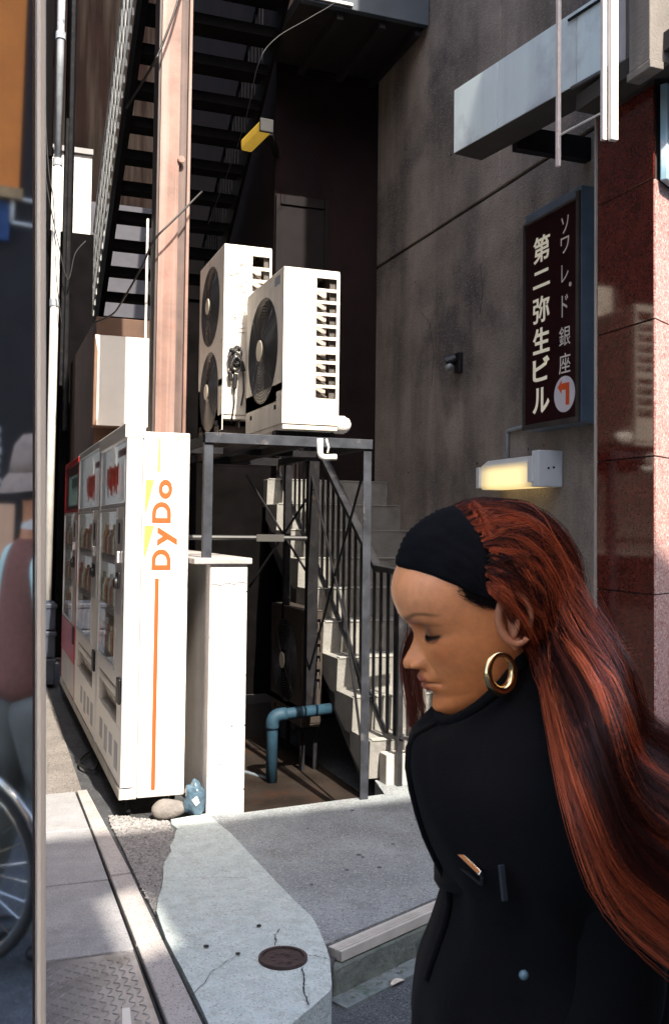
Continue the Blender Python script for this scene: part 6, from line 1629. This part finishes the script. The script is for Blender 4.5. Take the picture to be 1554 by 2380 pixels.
# ------------------------------------------------------------------ coat
COAT = M('black_wool', (0.0042, 0.0040, 0.0045), 0.9, var=0.25, vs=12, bump=0.3, bs=350, sheen=0.02, spec=0.08)
PXM = 0.000508           # metres per displayed pixel at this distance
def px2(x, y): return ((1121 - x) * PXM, HP.z - (y - 1402) * PXM)
RINGS = [((1018, 1655), (1232, 1452), 0.060), ((988, 1675), (1262, 1530), 0.070), ((955, 1700), (1330, 1625), 0.105), ((946, 1750), (1440, 1715), 0.165), ((958, 1815), (1520, 1800), 0.195), ((984, 1885), (1560, 1890), 0.205),
         ((1014, 1945), (1575, 1970), 0.20), ((1033, 1992), (1582, 2030), 0.190), ((1030, 2050), (1590, 2085), 0.187), ((1006, 2130), (1605, 2160), 0.197), ((977, 2215), (1625, 2240), 0.210), ((966, 2300), (1640, 2320), 0.22), ((966, 2380), (1655, 2400), 0.225)]
NR = 96
q = MB(); vs = []; fs = []
rows = []
for (fa, ba, dp) in RINGS:
    a1_, z1_ = px2(*fa); a2_, z2_ = px2(*ba); rows.append((a1_, z1_, a2_, z2_, dp))
last = rows[-1]
for zz, ga in ((0.72, 0.02), (0.56, 0.035), (0.40, 0.045)):
    rows.append((last[0] + ga, zz, last[2] - ga, zz, last[4] + ga * 0.6))
# finer rows by spline
fine = []
for i in range(len(rows) - 1):
    p0, p1, p2, p3 = rows[max(i - 1, 0)], rows[i], rows[i + 1], rows[min(i + 2, len(rows) - 1)]
    for s_ in range(6):
        t = s_ / 6
        fine.append(tuple(0.5 * (2 * b + (c - a) * t + (2 * a - 5 * b + 4 * c - d) * t * t + (3 * b - a - 3 * c + d) * t ** 3) for a, b, c, d in zip(p0, p1, p2, p3)))
fine.append(rows[-1])
for ri, (af, zf, ab_, zb_, dp) in enumerate(fine):
    for k in range(NR):
        p = 2 * math.pi * k / NR; cpp, spp = math.cos(p), math.sin(p)
        cc = math.copysign(abs(cpp) ** 0.9, cpp); ss = math.copysign(abs(spp) ** 0.9, spp)
        m_ = 0.5 * (af + ab_); a = m_ + (af - ab_) * 0.5 * cc; z = 0.5 * (zf + zb_) + 0.5 * (zf - zb_) * cc - 0.022 * ss * max(0, 1 - ri / 14)
        fold = 0.0
        if ri > 3: fold = 0.008 * noise.noise((cc * 3, ss * 3, z * 5)) + 0.006 * noise.noise((cc * 5 + 9, ss * 5, z * 14)) + 0.003 * math.sin(40 * z + 5 * cc) * max(0, ss)
        if z < 0.98: fold += 0.010 * math.sin(p * 9 + 2 * z) * min(1, (0.98 - z) / 0.3) * 0.6
        vs.append(BD(a + fold * cpp * 0.5, dp * ss + fold * spp, z))
nrow = len(fine)
for j in range(nrow - 1):
    for k in range(NR): fs.append((j * NR + k, j * NR + (k + 1) % NR, (j + 1) * NR + (k + 1) % NR, (j + 1) * NR + k))
vs_coat = list(vs); q.add(vs, fs); coat = q.build('coat', COAT, pw_, smooth=True)
md = coat.modifiers.new('thick', 'SOLIDIFY'); md.thickness = 0.006; md.offset = -1
# sleeve hanging at the street side, hand in the pocket
def bdp(x, y, l): a_, z_ = px2(x, y); return BD(a_, l, z_)
for sgn in (1, -1):
    skin('sleeve', [BD(-0.105, 0.11 * sgn, 1.235), BD(-0.11, 0.145 * sgn, 1.175), BD(-0.125, 0.172 * sgn, 1.02), BD(-0.06, 0.185 * sgn, 0.93), BD(-0.005, 0.19 * sgn, 0.88)], [(0, 1), (1, 2), (2, 3), (3, 4)], [0.045, 0.055, 0.05, 0.046, 0.044], COAT, pw_)
# collar, lapel seam, belt and buckle
q = MB(); vs = []; n0 = 0
belt = MB(); fr = []
for j, (y_f, y_b) in enumerate(((1978, 2015), (1996, 2036), (2030, 2070), (2046, 2088))):
    row = []
    for k in range(NR):
        p = 2 * math.pi * k / NR; cpp, spp = math.cos(p), math.sin(p)
        cc = math.copysign(abs(cpp) ** 0.9, cpp); ss = math.copysign(abs(spp) ** 0.9, spp)
        af, zf = px2(1026, y_f); ab_, zb_ = px2(1590, y_b); e_ = 0.008 if j in (1, 2) else 0.003
        m_ = 0.5 * (af + ab_); row.append(BD(m_ + ((af - ab_) * 0.5 + e_) * cc, (0.191 + e_) * ss, 0.5 * (zf + zb_) + 0.5 * (zf - zb_) * cc + 0.060 * ss))
    fr.append(row)
belt.add([v for r_ in fr for v in r_], [(j * NR + k, j * NR + (k + 1) % NR, (j + 1) * NR + (k + 1) % NR, (j + 1) * NR + k) for j in range(3) for k in range(NR)])
BELT = M('belt_leather', (0.004, 0.004, 0.0045), 0.7, var=0.1, spec=0.12)
bel = belt.build('belt', BELT, pw_, smooth=True, fix=False)
SILV = M('buckle_steel', (0.85, 0.80, 0.70), 0.12, metal=1.0, var=0.02)
def bk_(x, y, l=0.118): return bdp(x, y, l)
c4 = [BD(0.0338, 0.1458, 1.1456), BD(0.0103, 0.1823, 1.1355), BD(0.0102, 0.1803, 1.1245), BD(0.0384, 0.1332, 1.1313)]
q = MB(); q.bar(c4[0], c4[1], 0.0050, 0.0050, (0.3, 0.5, 0.8)); bkl = q.build('buckle', SILV, bel, bevel=0.0006)
q = MB(); q.bar(c4[1] - Vector((0, 0, 0.004)), c4[2], 0.0026); q.bar(c4[2], c4[3], 0.0022); q.bar(c4[3], c4[0] - Vector((0, 0, 0.004)), 0.0026); q.build('buckle_frame', M('buckle_shaded', (0.03, 0.03, 0.032), 0.4, metal=0.5), bel)  # remaining bars darkened so only the top edge shines
q = MB(); q.bar(BD(-0.0075, 0.196, 1.150), BD(-0.0107, 0.203, 1.118), 0.006, 0.004); q.build('pocket_zip', M('zip_metal', (0.02, 0.028, 0.034), 0.5, metal=0.3), coat, bevel=0.001)
q = MB(); q.ell(BD(-0.0256, 0.236, 1.0654), 0.0045, 0.0045, 0.0045, 12, 8); q.build('button', M('button_blue', (0.10, 0.17, 0.20), 0.25), coat, smooth=True)
# collar edge standing round the neck
q = MB(); rim = []
for k in range(NR + 1):
    p = 2 * math.pi * k / NR; cpp, spp = math.cos(p), math.sin(p); af, zf = px2(1020, 1653); ab_, zb_ = px2(1234, 1448); m_ = 0.5 * (af + ab_)
    rim.append(BD(m_ + (af - ab_) * 0.5 * cpp, 0.060 * spp, 0.5 * (zf + zb_) + 0.5 * (zf - zb_) * cpp - 0.022 * spp))
q.tube(rim, 0.007, 8, cap=False); q.build('collar_edge', COAT, coat, smooth=True)
q = MB()
for y_, dl_ in ((0.0, 0.0),):
    pts = []
    for t in range(15):
        j = 2 + t * 4
        if j >= nrow: break
        k = 5
        pts.append(Vector(vs_coat[j * NR + k]) + bl * 0.004 + bf * 0.002)
    q.tube(pts, 0.0035, 6)
q.build('front_seam', COAT, coat, smooth=True)
# legs and boots
TROU = M('black_trousers', (0.01, 0.01, 0.011), 0.85)
for sgn, st_ in ((1, 0.12), (-1, -0.14)):
    skin('trouser_leg', [BD(-0.10, 0.06 * sgn, 0.80), BD(-0.09 + st_ * 0.5, 0.085 * sgn, 0.40), BD(-0.12 + st_, 0.085 * sgn, 0.05)], [(0, 1), (1, 2)], [0.10, 0.070, 0.055], TROU, pw_)
    q = MB(); b0 = BD(-0.12 + st_, 0.085 * sgn, ROADZ)
    q.tube([b0 + Vector((0, 0, 0.26)), b0 + Vector((0, 0, 0.14)), b0 + Vector((0, 0, 0.045))], [0.055, 0.048, 0.046], 16)
    q.ell(b0 + bf * 0.06 + Vector((0, 0, 0.035)), 0.125, 0.045, 0.035, 18, 10) if False else None
    pts = [b0 - bf * 0.045 + Vector((0, 0, 0.045)), b0 + bf * 0.02 + Vector((0, 0, 0.048)), b0 + bf * 0.10 + Vector((0, 0, 0.034)), b0 + bf * 0.165 + Vector((0, 0, 0.020))]
    q.tube(pts, [0.040, 0.046, 0.034, 0.018], 14); q.build('boot', BELT, pw_, smooth=True)
